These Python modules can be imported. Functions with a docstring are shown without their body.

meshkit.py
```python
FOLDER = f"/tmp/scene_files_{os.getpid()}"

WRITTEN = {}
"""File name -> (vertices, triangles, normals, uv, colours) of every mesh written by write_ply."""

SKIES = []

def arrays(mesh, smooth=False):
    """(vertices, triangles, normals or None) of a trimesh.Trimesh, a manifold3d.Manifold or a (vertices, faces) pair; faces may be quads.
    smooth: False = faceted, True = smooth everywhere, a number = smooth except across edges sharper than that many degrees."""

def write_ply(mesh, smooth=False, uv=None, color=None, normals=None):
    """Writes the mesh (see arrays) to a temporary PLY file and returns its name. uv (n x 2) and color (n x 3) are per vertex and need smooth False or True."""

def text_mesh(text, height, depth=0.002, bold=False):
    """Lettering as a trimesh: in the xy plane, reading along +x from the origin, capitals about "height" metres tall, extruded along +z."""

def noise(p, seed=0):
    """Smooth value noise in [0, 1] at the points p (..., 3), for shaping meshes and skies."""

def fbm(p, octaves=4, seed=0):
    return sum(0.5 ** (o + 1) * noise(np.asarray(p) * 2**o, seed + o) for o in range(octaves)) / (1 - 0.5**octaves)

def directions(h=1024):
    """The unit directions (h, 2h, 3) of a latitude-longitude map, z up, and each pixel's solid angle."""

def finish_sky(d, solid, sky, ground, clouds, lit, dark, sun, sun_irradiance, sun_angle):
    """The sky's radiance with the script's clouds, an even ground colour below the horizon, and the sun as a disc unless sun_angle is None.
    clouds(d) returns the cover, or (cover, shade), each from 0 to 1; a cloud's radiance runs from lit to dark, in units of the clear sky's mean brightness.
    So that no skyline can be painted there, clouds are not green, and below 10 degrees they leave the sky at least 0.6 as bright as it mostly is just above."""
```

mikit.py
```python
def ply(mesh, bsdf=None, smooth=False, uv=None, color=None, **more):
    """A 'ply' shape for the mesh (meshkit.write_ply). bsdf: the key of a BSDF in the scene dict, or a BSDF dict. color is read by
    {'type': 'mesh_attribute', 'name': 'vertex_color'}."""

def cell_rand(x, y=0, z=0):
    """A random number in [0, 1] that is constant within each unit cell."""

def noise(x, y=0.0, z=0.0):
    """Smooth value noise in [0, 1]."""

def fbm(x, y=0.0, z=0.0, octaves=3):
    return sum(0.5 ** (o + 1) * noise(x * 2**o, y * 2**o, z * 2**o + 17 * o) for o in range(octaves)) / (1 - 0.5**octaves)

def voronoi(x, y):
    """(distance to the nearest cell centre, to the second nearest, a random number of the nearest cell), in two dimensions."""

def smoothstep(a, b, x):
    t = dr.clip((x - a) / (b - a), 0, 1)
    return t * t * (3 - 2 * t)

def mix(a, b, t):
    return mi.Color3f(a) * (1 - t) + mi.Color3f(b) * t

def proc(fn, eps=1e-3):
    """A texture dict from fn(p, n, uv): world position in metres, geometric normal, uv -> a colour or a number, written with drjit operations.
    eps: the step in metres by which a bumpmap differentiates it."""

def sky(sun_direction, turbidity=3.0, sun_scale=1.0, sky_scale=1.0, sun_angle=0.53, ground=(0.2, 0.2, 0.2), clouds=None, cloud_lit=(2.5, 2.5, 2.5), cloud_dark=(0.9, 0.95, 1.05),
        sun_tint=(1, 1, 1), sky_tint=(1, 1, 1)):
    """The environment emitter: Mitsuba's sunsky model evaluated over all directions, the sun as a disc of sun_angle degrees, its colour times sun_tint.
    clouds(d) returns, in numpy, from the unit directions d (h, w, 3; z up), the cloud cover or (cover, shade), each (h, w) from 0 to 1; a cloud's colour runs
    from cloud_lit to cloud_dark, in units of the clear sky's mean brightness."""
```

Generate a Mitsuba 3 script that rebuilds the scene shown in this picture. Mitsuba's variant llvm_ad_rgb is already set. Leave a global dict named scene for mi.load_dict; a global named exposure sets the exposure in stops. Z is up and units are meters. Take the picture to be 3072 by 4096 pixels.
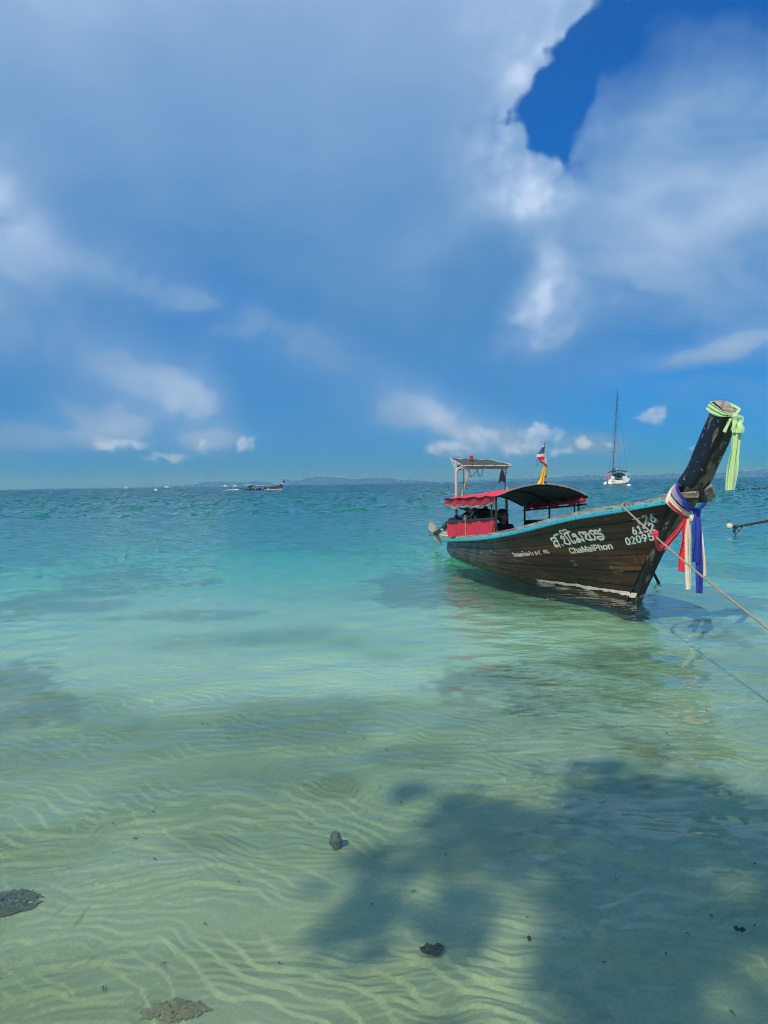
import math
import numpy as np
import mitsuba as mi
import drjit as dr
import trimesh
import manifold3d as m3
import mikit
import meshkit
from mikit import proc, noise, fbm, voronoi, smoothstep, mix
from scipy.interpolate import CubicSpline, PchipInterpolator, LinearNDInterpolator
from shapely.geometry import LineString, Polygon
from shapely.ops import unary_union

T = mi.ScalarTransform4f
scene, labels = {}, {}
rng = np.random.default_rng(7)

# ---------------------------------------------------------------- camera, daylight, exposure
EYE = 1.7                                              # metres above the water
PITCH, ROLL = math.atan(29 / 768), math.radians(.97)
exposure = 1.3
SUN_AZ, SUN_EL = math.radians(207), math.radians(41)   # bearing from straight ahead, clockwise; behind and to the left
SUN = np.array([math.sin(SUN_AZ) * math.cos(SUN_EL), math.cos(SUN_AZ) * math.cos(SUN_EL), math.sin(SUN_EL)])
HAZE, WATER = 1.4e-4, .080                              # scattering densities per metre

scene['haze_air'] = {'type': 'homogeneous', 'sigma_t': {'type': 'rgb', 'value': [.38 * HAZE, HAZE, 2.0 * HAZE]}, 'albedo': {'type': 'rgb', 'value': [.95, .95, .96]}, 'phase': {'type': 'hg', 'g': .3}}
scene['sea_water'] = {'type': 'homogeneous', 'sigma_t': {'type': 'rgb', 'value': [4.8 * WATER, WATER, 2.1 * WATER]}, 'albedo': {'type': 'rgb', 'value': [.10, .43, .45]}, 'phase': {'type': 'hg', 'g': .6}}
scene['camera'] = {'type': 'perspective', 'fov': 53.13, 'fov_axis': 'x', 'near_clip': .1, 'far_clip': 40000., 'medium': {'type': 'ref', 'id': 'haze_air'},
                   'to_world': T().look_at(origin=[0, 0, EYE], target=[0, math.cos(PITCH), EYE - math.sin(PITCH)], up=[math.sin(ROLL), 0, math.cos(ROLL)])}

# clouds: a broken veil with brighter heads in it (azimuth, elevation, half-width, half-height in degrees, tilt, brightness)
HEADS = [
    (-27.5, 18.8, 3.6, 3.2, 0, .62), (-24.5, 15.5, 3.2, 2.2, -45, .30), (-17.0, 8.0, 4.2, 2.2, -20, .34), (-14.2, 6.4, 2.8, 1.8, -25, .36), (-18.5, 4.6, 4.0, 1.2, 0, .22), (-20, 5.5, 3.0, 1.6, 0, .16), (-17, 14.0, 11, 1.7, -27, .17), (-6, 10.0, 8, 1.4, -24, .12), (4, 17, 5, 2.0, 35, .12), (-26, 11, 4, 2.5, 0, .16),
    (13.5, 29.5, 1.8, 3.0, -30, .12), (10.6, 27.0, 1.8, 2.4, -20, .30), (8.2, 23.2, 2.4, 2.0, 0, .30), (9.2, 20.4, 2.8, 1.8, -10, .50), (12.0, 18.8, 2.2, 1.5, 0, .55), (12.4, 14.6, 1.5, 2.0, 20, .60),
    (10.6, 12.0, 2.6, 1.5, 40, .52), (12.6, 10.6, 2.2, 1.2, 30, .34), (18, 14.5, 5, 2.6, 20, .22), (24, 17.5, 4.5, 2.4, 15, .26), (19, 19.0, 4, 1.2, 20, .18), (24.5, 8.9, 5.5, 1.0, 14, .30),
    (5.5, 4.3, 3.6, 1.5, -22, .42), (1.5, 5.5, 3.4, 1.8, -10, .26), (9.5, 3.2, 3.0, 1.1, 0, .45), (-12.6, 3.3, 3.0, 1.2, 0, .34), (-24, 3.6, 6, 1.2, 0, .18), (15, 2.6, 3, .8, 0, .22), (-21, 31, 9, 4, 0, .16), (9.5, 31, 5, 3, 30, .14)]
PUFFS = [  # crisp small cumulus near the horizon (azimuth, elevation, half-width, half-height)
    (11.6, 3.3, 1.3, 1.3), (10.2, 2.2, 1.9, .75), (7.4, 3.0, 1.9, 1.2), (5.6, 2.3, 2.6, .8), (12.9, 2.0, 1.2, .55), (14.6, 2.5, .9, .6), (16.3, 2.3, .5, .25),
    (19.2, 4.2, 1.0, .9), (-13.2, 2.8, .9, .6), (-10.2, 2.9, 1.1, .7), (-15.4, 2.0, 1.8, .4), (-19, 2.9, 2.4, .5), (21.5, 1.9, .4, .2), (23.5, 2.4, .4, .2)]
GAP = np.array([(15.7, 34.1), (15.2, 31.1), (12.9, 29.2), (12.1, 28.4), (12.3, 26.7), (10.6, 25.5), (8.8, 24.4), (10.5, 24.1), (11.1, 23.1), (11.8, 21.9), (12.6, 20.1), (13.9, 20.8), (14.9, 23.1), (16.9, 25.0), (19.4, 26.1), (22.7, 26.8), (27.9, 26.4), (33.9, 26.2), (37.8, 31.4)])


def inside_distance(poly, x, y):
    """Signed distance in degrees to a polygon, positive inside."""
    d2, ins = np.full(x.shape, 1e9), np.zeros(x.shape, bool)
    for (x0, y0), (x1, y1) in zip(poly, np.roll(poly, -1, 0)):
        ex, ey = x1 - x0, y1 - y0
        t = np.clip(((x - x0) * ex + (y - y0) * ey) / (ex * ex + ey * ey), 0, 1)
        d2 = np.minimum(d2, (x - x0 - t * ex) ** 2 + (y - y0 - t * ey) ** 2)
        ins ^= ((y0 > y) != (y1 > y)) & (x < x0 + (y - y0) * ex / (ey if ey else 1e-9))
    return np.sqrt(d2) * np.where(ins, 1, -1)


def clouds(d):
    """Cover and shade: laid out in full over the sea ahead, a coarser broken veil over the rest of the sky."""
    az = np.degrees(np.arctan2(d[..., 0], d[..., 1]))
    far = meshkit.fbm(d[::4, ::4] * [1, 1, 1.6] * 3.1 + 20, 5, 9).repeat(4, 0).repeat(4, 1)
    cover, shade = np.clip(1.6 * far - .25, 0, .9), 1 - np.clip(1.5 * far - .3, .1, .75)
    front = (np.abs(az) < 52) & (d[..., 2] < .78)
    cover[front], shade[front] = clouds_ahead(d[front], far[front])
    return cover, shade


def clouds_ahead(d, far):
    f = meshkit.fbm
    az = np.degrees(np.arctan2(d[..., 0], d[..., 1]))
    el = np.degrees(np.arcsin(np.clip(d[..., 2], -1, 1)))
    p = d * [1, 1, 1.6]
    wx, wy = f(p * 6 + 3, 4, 5) - .5, f(p * 6 + 11, 4, 6) - .5
    a, e = az + 7 * wx, el + 4.5 * wy
    up = np.clip((e - 14) / 20, 0, 1)
    right = np.clip((a - 10) / 9, 0, 1)
    lit = .02 + .42 * up ** 1.3 * (1 - .6 * right) + .17 * right * np.clip((e - 4) / 8, 0, 1)
    cov = .60 + .36 * np.clip((e - 3) / 12, 0, 1) - .35 * right * np.clip((11 - e) / 4, 0, 1) - .30 * np.exp(-((a + 13 + .5 * (e - 12)) / 5) ** 2 - ((e - 12.5) / 4) ** 2)
    q = np.stack([az, el, 0 * az], -1)
    wisp = f(np.stack([az * .11 + 3 * wx + .05 * el, el * .30 + 3 * wy, 0 * az], -1), 5, 21) - .5
    rays = f(np.stack([(az + 6) / (el + 9) * 4.2, 0 * az, 0 * az + 3], -1), 3, 23) - .5
    lit = lit + .16 * wisp * (.5 + 2 * right) + .09 * rays * np.clip((e - 6) / 8, 0, 1)
    cov = cov + .25 * wisp * (.4 + right) + .20 * rays * np.clip((18 - e) / 8, 0, 1)
    tuft = f(q * .45 + 3 * np.stack([wx, wy, 0 * wx], -1), 6, 25)
    relief = f(q * .55, 5, 41) - f(q * .55 + [.30, -.38, 0], 5, 41)
    for ba, be, rw, rh, tilt, l in HEADS:
        t = math.radians(tilt)
        ua, ue = az + 3.0 * wx - ba, el + 2.2 * wy - be
        u, v = ua * math.cos(t) + ue * math.sin(t), -ua * math.sin(t) + ue * math.cos(t)
        w = np.exp(-(u / rw) ** 2 - (v / rh) ** 2)
        crisp = float(8 < ba < 15 and be > 9)
        w = np.clip(w * (.78 + (1.25 + .2 * crisp) * (tuft - .45) + .7 * crisp * relief), 0, 1.2)
        lit, cov = lit + l * w, np.maximum(cov, np.clip(1.5 * w, 0, .96))
    out = np.clip(np.clip((np.abs(az) - 36) / 14, 0, 1) + np.clip((el - 38) / 10, 0, 1), 0, 1)      # on to the rest of the sky
    cov = cov * (1 - out) + out * np.clip(1.6 * far - .25, 0, .9)
    lit = lit * (1 - out) + out * np.clip(1.5 * far - .3, .05, .6)
    # the blue gap with its billowing edge on the left and its thin edge on the right
    bil = np.abs(f(q * .33, 4, 31) - .5) * 2
    sd = inside_distance(GAP, az + 3.0 * (f(q * .38 + 5, 5, 33) - .5), el + 3.0 * (f(q * .38 + 9, 5, 35) - .5)) + .9 * (bil - .35)
    right = np.clip((az - 13.2 - .22 * (el - 21)) / 4.0, 0, 1)
    g = np.clip((sd + .1 + 3.3 * right) / (.40 + 5.0 * right), 0, 1)
    cov = cov * (1 - g * .97)
    rim = np.exp(-np.clip(-sd, 0, 9) / 1.1) * (sd < .5) * np.clip(1 - right * 1.5, 0, 1) * np.clip((az - 4) / 5, 0, 1)
    lit = lit + rim * (.05 + .7 * relief + .35 * (f(q * .8, 4, 43) - .4))
    lit = lit + .45 * relief * np.clip((lit - .40) * 3, 0, 1) * np.clip((az + 2) / 8, 0, 1) * np.clip((17 - az) / 3, .12, 1)
    # cumulus
    for k, (ba, be, rw, rh) in enumerate(PUFFS):
        w = (np.abs(az - ba) < 2.2 * rw + .5) & (np.abs(el - be) < 2.2 * rh + .5)
        qq = q[w] + np.stack([.9 * (f(q[w] * 1.7 + k, 3, 80) - .5), .7 * (f(q[w] * 1.7 + 9 + k, 3, 81) - .5), 0 * az[w]], -1)
        u, v = (qq[..., 0] - ba) / rw, (qq[..., 1] - be) / rh
        v = np.where(v < 0, v * 1.5, v)
        r = 1 - np.sqrt(u * u + v * v) + 1.5 * (f(qq * (1.6 / max(rw, .8)) + k * 7.3, 5, 50 + k) - .5)
        c = np.clip(r / .5, 0, 1) * .8
        top = np.clip(.72 + .45 * v + 1.2 * (f(qq * 2.2 + k, 4, 70 + k) - .5), .2, 1.0)
        lit[w] = lit[w] * (1 - c) + c * top
        cov[w] = cov[w] * (1 - c) + c * .9
    return np.clip(cov, 0, 1), 1 - np.clip(lit, 0, 1)


SKY_TINT = (.06, .64, 1.40)
scene['sky'] = mikit.sky(SUN, turbidity=3, clouds=clouds, cloud_lit=(3.0, 3.8, 5.0), cloud_dark=(.40, 1.32, 2.80), sky_tint=SKY_TINT, sun_tint=(1.0, .97, .90), ground=(.1, .2, .2))


# ---------------------------------------------------------------- helpers
def add(key, mesh, bsdf, smooth=False, label=None, category=None, group=None, kind=None, **more):
    """One entry of the scene under the next free number of its key."""
    k, n = key, 0
    while k in scene:
        n += 1
        k = f'{key}_{n:03d}'
    scene[k] = mikit.ply(mesh, bsdf, smooth=smooth, **more)
    note(k, label, category, group, kind)
    return k


def note(k, label=None, category=None, group=None, kind=None):
    e = {a: b for a, b in (('label', label), ('category', category), ('group', group), ('kind', kind)) if b}
    if e:
        labels[k] = e


def grid(p, close_u=False, close_v=False):
    p = np.asarray(p, float)
    n, m = p.shape[:2]
    i, j = np.meshgrid(np.arange(n if close_u else n - 1), np.arange(m if close_v else m - 1), indexing='ij')
    i2, j2 = (i + 1) % n, (j + 1) % m
    q = np.stack([i * m + j, i2 * m + j, i2 * m + j2, i * m + j2], -1).reshape(-1, 4)
    return trimesh.Trimesh(p.reshape(-1, 3), np.vstack([q[:, [0, 1, 2]], q[:, [0, 2, 3]]]), process=False)


def join(*ms):
    return trimesh.util.concatenate([m for m in ms])


def frames(p):
    p = np.asarray(p, float)
    t = np.gradient(p, axis=0)
    t /= np.linalg.norm(t, axis=1, keepdims=True) + 1e-12
    ref = np.array([0, 0, 1.0]) if np.abs(t[:, 2]).mean() < .8 else np.array([1.0, 0, 0])
    a = np.cross(t, ref)
    a /= np.linalg.norm(a, axis=1, keepdims=True) + 1e-12
    return t, a, np.cross(a, t)


def tube(p, r, n=8, caps=True, flat=1.0):
    p = np.asarray(p, float)
    _, a, b = frames(p)
    r = np.broadcast_to(np.asarray(r, float), (len(p),))
    ang = np.arange(n) * 2 * np.pi / n
    g = p[:, None] + r[:, None, None] * (np.cos(ang)[None, :, None] * a[:, None] + flat * np.sin(ang)[None, :, None] * b[:, None])
    if caps:
        g = np.concatenate([np.repeat(p[:1, None], n, 1), g, np.repeat(p[-1:, None], n, 1)], 0)
    return grid(g, False, True)


def curve(pts, n=24):
    pts = np.asarray(pts, float)
    d = np.r_[0, np.cumsum(np.linalg.norm(np.diff(pts, axis=0), axis=1))]
    return PchipInterpolator(d / d[-1], pts, axis=0)(np.linspace(0, 1, n))


def line(p0, p1, n=2):
    return np.linspace(np.asarray(p0, float), np.asarray(p1, float), n)


def beam(p0, p1, w, h, up=(0, 0, 1), bev=.15):
    """A chamfered timber from p0 to p1, w across and h along up."""
    p0, p1 = np.asarray(p0, float), np.asarray(p1, float)
    t = (p1 - p0) / np.linalg.norm(p1 - p0)
    s = np.cross(t, up)
    s /= np.linalg.norm(s)
    u = np.cross(s, t)
    c = bev * min(w, h)
    q = np.array([(w / 2 - c, h / 2), (w / 2, h / 2 - c), (w / 2, -h / 2 + c), (w / 2 - c, -h / 2), (-w / 2 + c, -h / 2), (-w / 2, -h / 2 + c), (-w / 2, h / 2 - c), (-w / 2 + c, h / 2)])
    ring = lambda p, k: p + k * (q[:, :1] * s + q[:, 1:] * u)  # noqa: E731
    g = np.stack([ring(p0, 0), ring(p0, 1), ring(p1, 1), ring(p1, 0)])
    return grid(g, False, True)


def ribbon(path, side, width, thick=.012, pleats=3, amp=.012, seed=0, k=15):
    """A hanging or wrapped strip of cloth with folds: a closed skin round the path."""
    path, side = np.asarray(path, float), np.asarray(side, float)
    n = len(path)
    side = np.broadcast_to(side, (n, 3)) / np.linalg.norm(np.broadcast_to(side, (n, 3)), axis=1, keepdims=True)
    t = np.gradient(path, axis=0)
    t /= np.linalg.norm(t, axis=1, keepdims=True)
    nr = np.cross(t, side)
    nr /= np.linalg.norm(nr, axis=1, keepdims=True)
    width, amp = np.broadcast_to(width, (n,)), np.broadcast_to(amp, (n,))
    u = np.linspace(-1, 1, k)
    s = np.linspace(0, 1, n)[:, None]
    g = np.random.default_rng(seed)
    fold = np.sin(pleats * np.pi * u[None] + g.random() * 6 + .9 * np.sin(3 * s + g.random() * 6)) + .5 * np.sin((pleats * 1.7) * np.pi * u[None] + g.random() * 6 + 1.4 * s)
    mid = path[:, None] + side[:, None] * (u[None, :, None] * width[:, None, None] / 2) + nr[:, None] * (fold * amp[:, None])[..., None]
    g2 = np.concatenate([mid + nr[:, None] * thick / 2, (mid - nr[:, None] * thick / 2)[:, ::-1]], 1)
    g2 = np.concatenate([np.repeat(g2.mean(1, keepdims=True)[:1], g2.shape[1], 1), g2, np.repeat(g2.mean(1, keepdims=True)[-1:], g2.shape[1], 1)], 0)
    return grid(g2, False, True)


def blob(c, r, seed=0, amp=.25, sub=3, freq=2.0):
    m = trimesh.creation.icosphere(sub, 1.0)
    v = m.vertices
    m.vertices = np.asarray(c) + v * np.asarray(r) * (1 + amp * (meshkit.fbm(v * freq + seed * 3.7 + 10, 3, seed) * 2 - 1))[:, None]
    return m


def hulls(chain):
    """Union of hulls of neighbouring spheres: chain of [(p, r), ...] lists."""
    out = []
    for ch in chain:
        sp = [m3.Manifold.sphere(r, 16).translate(list(map(float, p))) for p, r in ch]
        out += [m3.Manifold.batch_hull([a, b]) for a, b in zip(sp, sp[1:])] if len(sp) > 1 else sp
    return m3.Manifold.batch_boolean(out, m3.OpType.Add)


def body(chain, ref=.03, it=8):
    m = hulls(chain).refine_to_length(ref).to_mesh()
    t = trimesh.Trimesh(m.vert_properties[:, :3], m.tri_verts)
    trimesh.smoothing.filter_taubin(t, iterations=it)
    return t


def mat(key, color, rough=.6, kind='principled', two=True, bump=None, **more):
    """A named BSDF; color is an rgb triple or a function (p, n, uv)."""
    c = proc(color) if callable(color) else {'type': 'rgb', 'value': list(map(float, color))}
    b = {'type': 'diffuse', 'reflectance': c} if kind == 'diffuse' else {'type': 'principled', 'base_color': c, 'roughness': rough, **more}
    if bump:
        b = {'type': 'bumpmap', 'arbitrary': {**proc(bump[0], bump[2] if len(bump) > 2 else 1e-3)}, 'scale': bump[1], 'bsdf': b}
    scene[key] = {'type': 'twosided', 'bsdf': b} if two else b
    return key


# ---------------------------------------------------------------- sea bed, sea, haze
def fan(r0, r1, rate, a0, a1, na):
    r = r0 * np.exp(np.linspace(0, math.log(r1 / r0), int(math.log(r1 / r0) / rate) + 2))
    rr, aa = np.meshgrid(r, np.linspace(a0, a1, na), indexing='ij')
    return rr * np.sin(aa), rr * np.cos(aa), rr


def sheet(x, y, z):
    m = grid(np.stack([x, y, z], -1))
    m.faces = m.faces[:, ::-1]
    return m


_g = np.random.default_rng(11)
SPEC = []
for _k in range(44):
    _lam = .08 * (14 ** _g.random())
    _th = _g.normal(math.radians(97), math.radians(34))
    SPEC.append((2 * math.pi / _lam * math.cos(_th), 2 * math.pi / _lam * math.sin(_th), _lam, _g.random() * 6.28, .0112 * 1.41 / (2 * math.pi) * _lam))


def wave(x, y, r):
    z = np.zeros_like(x)
    q = np.stack([x * .05, y * .05, 0 * x], -1)
    gust = .45 + 1.1 * meshkit.fbm(q, 3, 2)
    grow = 1 + np.clip((r - 12) / 60, 0, .9)
    for kx, ky, lam, ph, amp in SPEC:
        z += amp * np.cos(kx * x + ky * y + ph + 1.5 * np.sin(.31 * kx * y - .27 * ky * x * .6))
    return z * gust * grow


def wave_normal(x, y, r, e=.008):
    """The wavelets' own normals, also where the mesh is too coarse to carry them."""
    gx, gy = (wave(x + e, y, r) - wave(x - e, y, r)) / (2 * e), (wave(x, y + e, r) - wave(x, y - e, r)) / (2 * e)
    n = np.stack([-gx, -gy, np.ones_like(x)], -1).reshape(-1, 3)
    return n / np.linalg.norm(n, axis=1, keepdims=True)


def bed_level(x, y):
    return -(.30 + np.where(y > 0, .004 * y, .055 * y) + np.clip(y - 13, 0, 50) * .025 + np.clip(y - 63, 0, 400) * .02) + .05 * (meshkit.fbm(np.stack([x * .35, y * .35, 0 * x], -1), 3, 4) - .5)


CAUSTIC_RELIEF = ((.185, -14, .0165, .11, 1), (.125, 34, .0115, .13, 2), (.095, -44, .0080, .15, 3), (.075, 8, .0055, .17, 4))      # imitates caustic lines by relief: spacing, turn, height, share of the steep side, seed


def bed(x, y, r):
    """Relief added to imitate caustic light: gentle backs fall seaward, steep sides face the shore."""
    q = np.stack([x, y, 0 * x], -1)
    wx, wy = meshkit.fbm(q * 1.3, 3, 6) - .5, meshkit.fbm(q * 1.3 + 9, 3, 7) - .5
    w2x, w2y = meshkit.fbm(q * 5 + 2, 2, 16) - .5, meshkit.fbm(q * 5 + 19, 2, 17) - .5
    z = bed_level(x, y)
    near = np.clip(1.2 - r / 16, 0, 1)
    for lam, turn, h, riser, seed in CAUSTIC_RELIEF:
        t = math.radians(turn)
        ph = (y * math.cos(t) + x * math.sin(t)) / lam + (2.0 * (meshkit.fbm(q * [2.9, 1.9, 1] + 5 * seed, 2, 30 + seed) - .5) + .30 * (w2x + w2y)) * .17 / lam
        k = ph - np.floor(ph)
        saw = np.where(k < riser, .5 - .5 * np.cos(np.pi * k / riser), 1 - (k - riser) / (1 - riser))
        patch = np.clip(-.35 + 2.9 * (meshkit.fbm(q * [1.7, 2.6, 1] + 3 * seed, 2, 8) - .20), .0, 1.15)
        z += near * patch * h * (saw - .5)
    return z


BEDS = [(-.9, 6.6, 1.2, .9, .6), (-.8, 5.2, .5, .5, .5), (-2.3, 6.0, 1.2, .7, .5), (-.35, 5.0, .30, .30, .9), (-6.5, 13.5, 3.2, 1.0, .9), (-3.2, 12.0, 1.8, .7, .8), (.2, 5.6, .35, .25, .7), (-1.0, 4.3, .35, .20, .5)]


def sand_color(p, n, uv):
    grain = noise(p.x * 240, p.y * 240) * .5 + noise(p.x * 90, p.y * 90, 3.) * .5
    tone = fbm(p.x * 1.4, p.y * 1.4, 2., octaves=4)
    clean = smoothstep(-.8, .8, (p.y - 8.0) * .15 + 3.4 * (fbm(p.x * .5, p.y * .5, 6., octaves=4) - .5))       # washed coral sand further out
    c = mix(mix((.275, .325, .205), (.35, .40, .27), smoothstep(.3, .7, tone)), (.62, .64, .49), clean) * (.86 + .28 * grain)
    weed = smoothstep(.54, .64, fbm(p.x * .42 + 3.7, p.y * .30 + 1.9, 5., octaves=5) + .10 * (noise(p.x * 9, p.y * 9) - .5))
    for ex, ey, rx, ry, k in BEDS:                      # beds of thin weed and rubble
        e = dr.sqrt(dr.square((p.x - ex) / rx) + dr.square((p.y - ey) / ry)) + 1.3 * (fbm(p.x * 1.3 + ex, p.y * 1.1, 2., octaves=4) - .5)
        weed = dr.maximum(weed, k * smoothstep(1.0, .45, e))
    c = mix(c, mi.Color3f(.10, .125, .07) * (.7 + .6 * noise(p.x * 30, p.y * 30, 1.)), weed * .50)
    return c


mat('sand', sand_color, kind='diffuse')
_x, _y, _r = fan(1.9, 9, .0026, -.60, .60, 860)
_m = [sheet(_x, _y, bed(_x, _y, _r))]
_x, _y, _r = fan(9, 26, .006, -.60, .60, 400)
_m.append(sheet(_x, _y, bed(_x, _y, _r)))
_x, _y, _r = fan(26, 11000, .06, -.60, .60, 60)
_m.append(sheet(_x, _y, bed_level(_x, _y) - .01))
for _a0, _a1, _n in ((.60, math.pi, 60), (-math.pi, -.60, 60)):
    _x, _y, _r = fan(1.9, 11000, .06, _a0, _a1, _n)
    _m.append(sheet(_x, _y, np.minimum(bed_level(_x, _y), 1.6)))
_x, _y, _r = fan(.02, 1.9, .2, -math.pi, math.pi, 60)
_m.append(sheet(_x, _y, bed_level(_x, _y)))
add('seabed', join(*_m), 'sand', True, kind='structure')

scene['water_surface'] = {'type': 'thindielectric', 'int_ior': 1.14}
_x, _y, _r = fan(1.2, 45, .006, -.60, .60, 620)
_m, _nr = [sheet(_x, _y, wave(_x, _y, _r))], [wave_normal(_x, _y, _r)]
_x, _y, _r = fan(45, 11000, .018, -.60, .60, 620)
_m.append(sheet(_x, _y, wave(_x, _y, _r)))
_nr.append(wave_normal(_x, _y, _r))
for _a0, _a1, _n in ((.60, math.pi, 110), (-math.pi, -.60, 110)):
    _x, _y, _r = fan(1.2, 11000, .03, _a0, _a1, _n)
    _m.append(sheet(_x, _y, wave(_x, _y, _r)))
    _nr.append(wave_normal(_x, _y, _r))
_x, _y, _r = fan(.02, 1.2, .1, -math.pi, math.pi, 80)
_m.append(sheet(_x, _y, wave(_x, _y, _r)))
_nr.append(wave_normal(_x, _y, _r))
_m = join(*_m)
scene['sea'] = {'type': 'ply', 'filename': meshkit.write_ply((_m.vertices, _m.faces), True, normals=np.concatenate(_nr)), 'face_normals': False,
                'bsdf': {'type': 'ref', 'id': 'water_surface'}, 'interior': {'type': 'ref', 'id': 'sea_water'}, 'exterior': {'type': 'ref', 'id': 'haze_air'}}
note('sea', kind='structure')


def far_range(key, pts, dist, depth, seed, label=None):
    """A ridge of hills: (azimuth in degrees, height in metres) along its crest."""
    az = np.linspace(pts[0][0], pts[-1][0], 160)
    h = np.interp(az, [p[0] for p in pts], [p[1] for p in pts])
    h = h * (.9 + .3 * meshkit.fbm(np.stack([az * 1.6, 0 * az, 0 * az], -1), 3, seed)) * np.clip(np.minimum(az - az[0], az[-1] - az) * 4, 0, 1)
    a = np.radians(az)[:, None]
    w = np.array([-1, -.75, -.55, -.36, -.18, 0, .2, .45, .7, 1.0])[None]
    r = dist + depth * w
    prof = np.clip(1 - np.abs(w) ** 1.8, 0, 1)
    z = h[:, None] * prof
    z = z * (1 + .12 * (meshkit.fbm(np.stack([r * np.sin(a) * .006, r * np.cos(a) * .006, z * .01], -1), 2, seed + 3) - .5)) - 2
    add(key, sheet(r * np.sin(a), r * np.cos(a), z), 'forest', False, kind='structure')


mat('forest', lambda p, n, uv: mix((.028, .042, .022), (.034, .048, .026), noise(p.x * .004, p.y * .004, p.z * .01)), kind='diffuse')
far_range('hills', [(5.5, 10), (9, 25), (12, 28), (15.2, 52), (17, 34), (19, 38), (22, 60), (24, 40), (27, 55)], 9000, 700, 3)
far_range('hills', [(22.5, 30), (25, 60), (27, 95), (29, 70), (32, 80)], 9700, 500, 5)
far_range('hills', [(-17, 6), (-14.3, 16), (-13, 42), (-11, 46), (-8.6, 38), (-8.0, 8)], 8600, 500, 8)
far_range('limestone_islands', [(-7.7, 30), (-7.2, 52), (-6.3, 45), (-5.6, 66), (-4.6, 78), (-3.6, 70), (-2.0, 42), (-.8, 60), (.2, 58), (1.0, 38), (3.2, 14), (5, 8)], 8200, 350, 12)

scene['haze'] = {'type': 'cube', 'to_world': T().translate([0, 0, 53.]).scale([11300, 11300, 68.]), 'bsdf': {'type': 'null'}, 'interior': {'type': 'ref', 'id': 'haze_air'}}
labels['haze'] = {'kind': 'stuff', 'label': 'thin pale sea haze between the shore and the distant blue islands', 'category': 'haze'}
# ---------------------------------------------------------------- the long-tail boat: frame of reference and hull form
FOOT = np.array([3.556, 10.60, 0.0])                    # where the stem meets the water
HEAD = np.array([.205, -.979, 0.0]); HEAD /= np.linalg.norm(HEAD)
STAR = np.array([HEAD[1], -HEAD[0], 0.0])               # starboard


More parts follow.
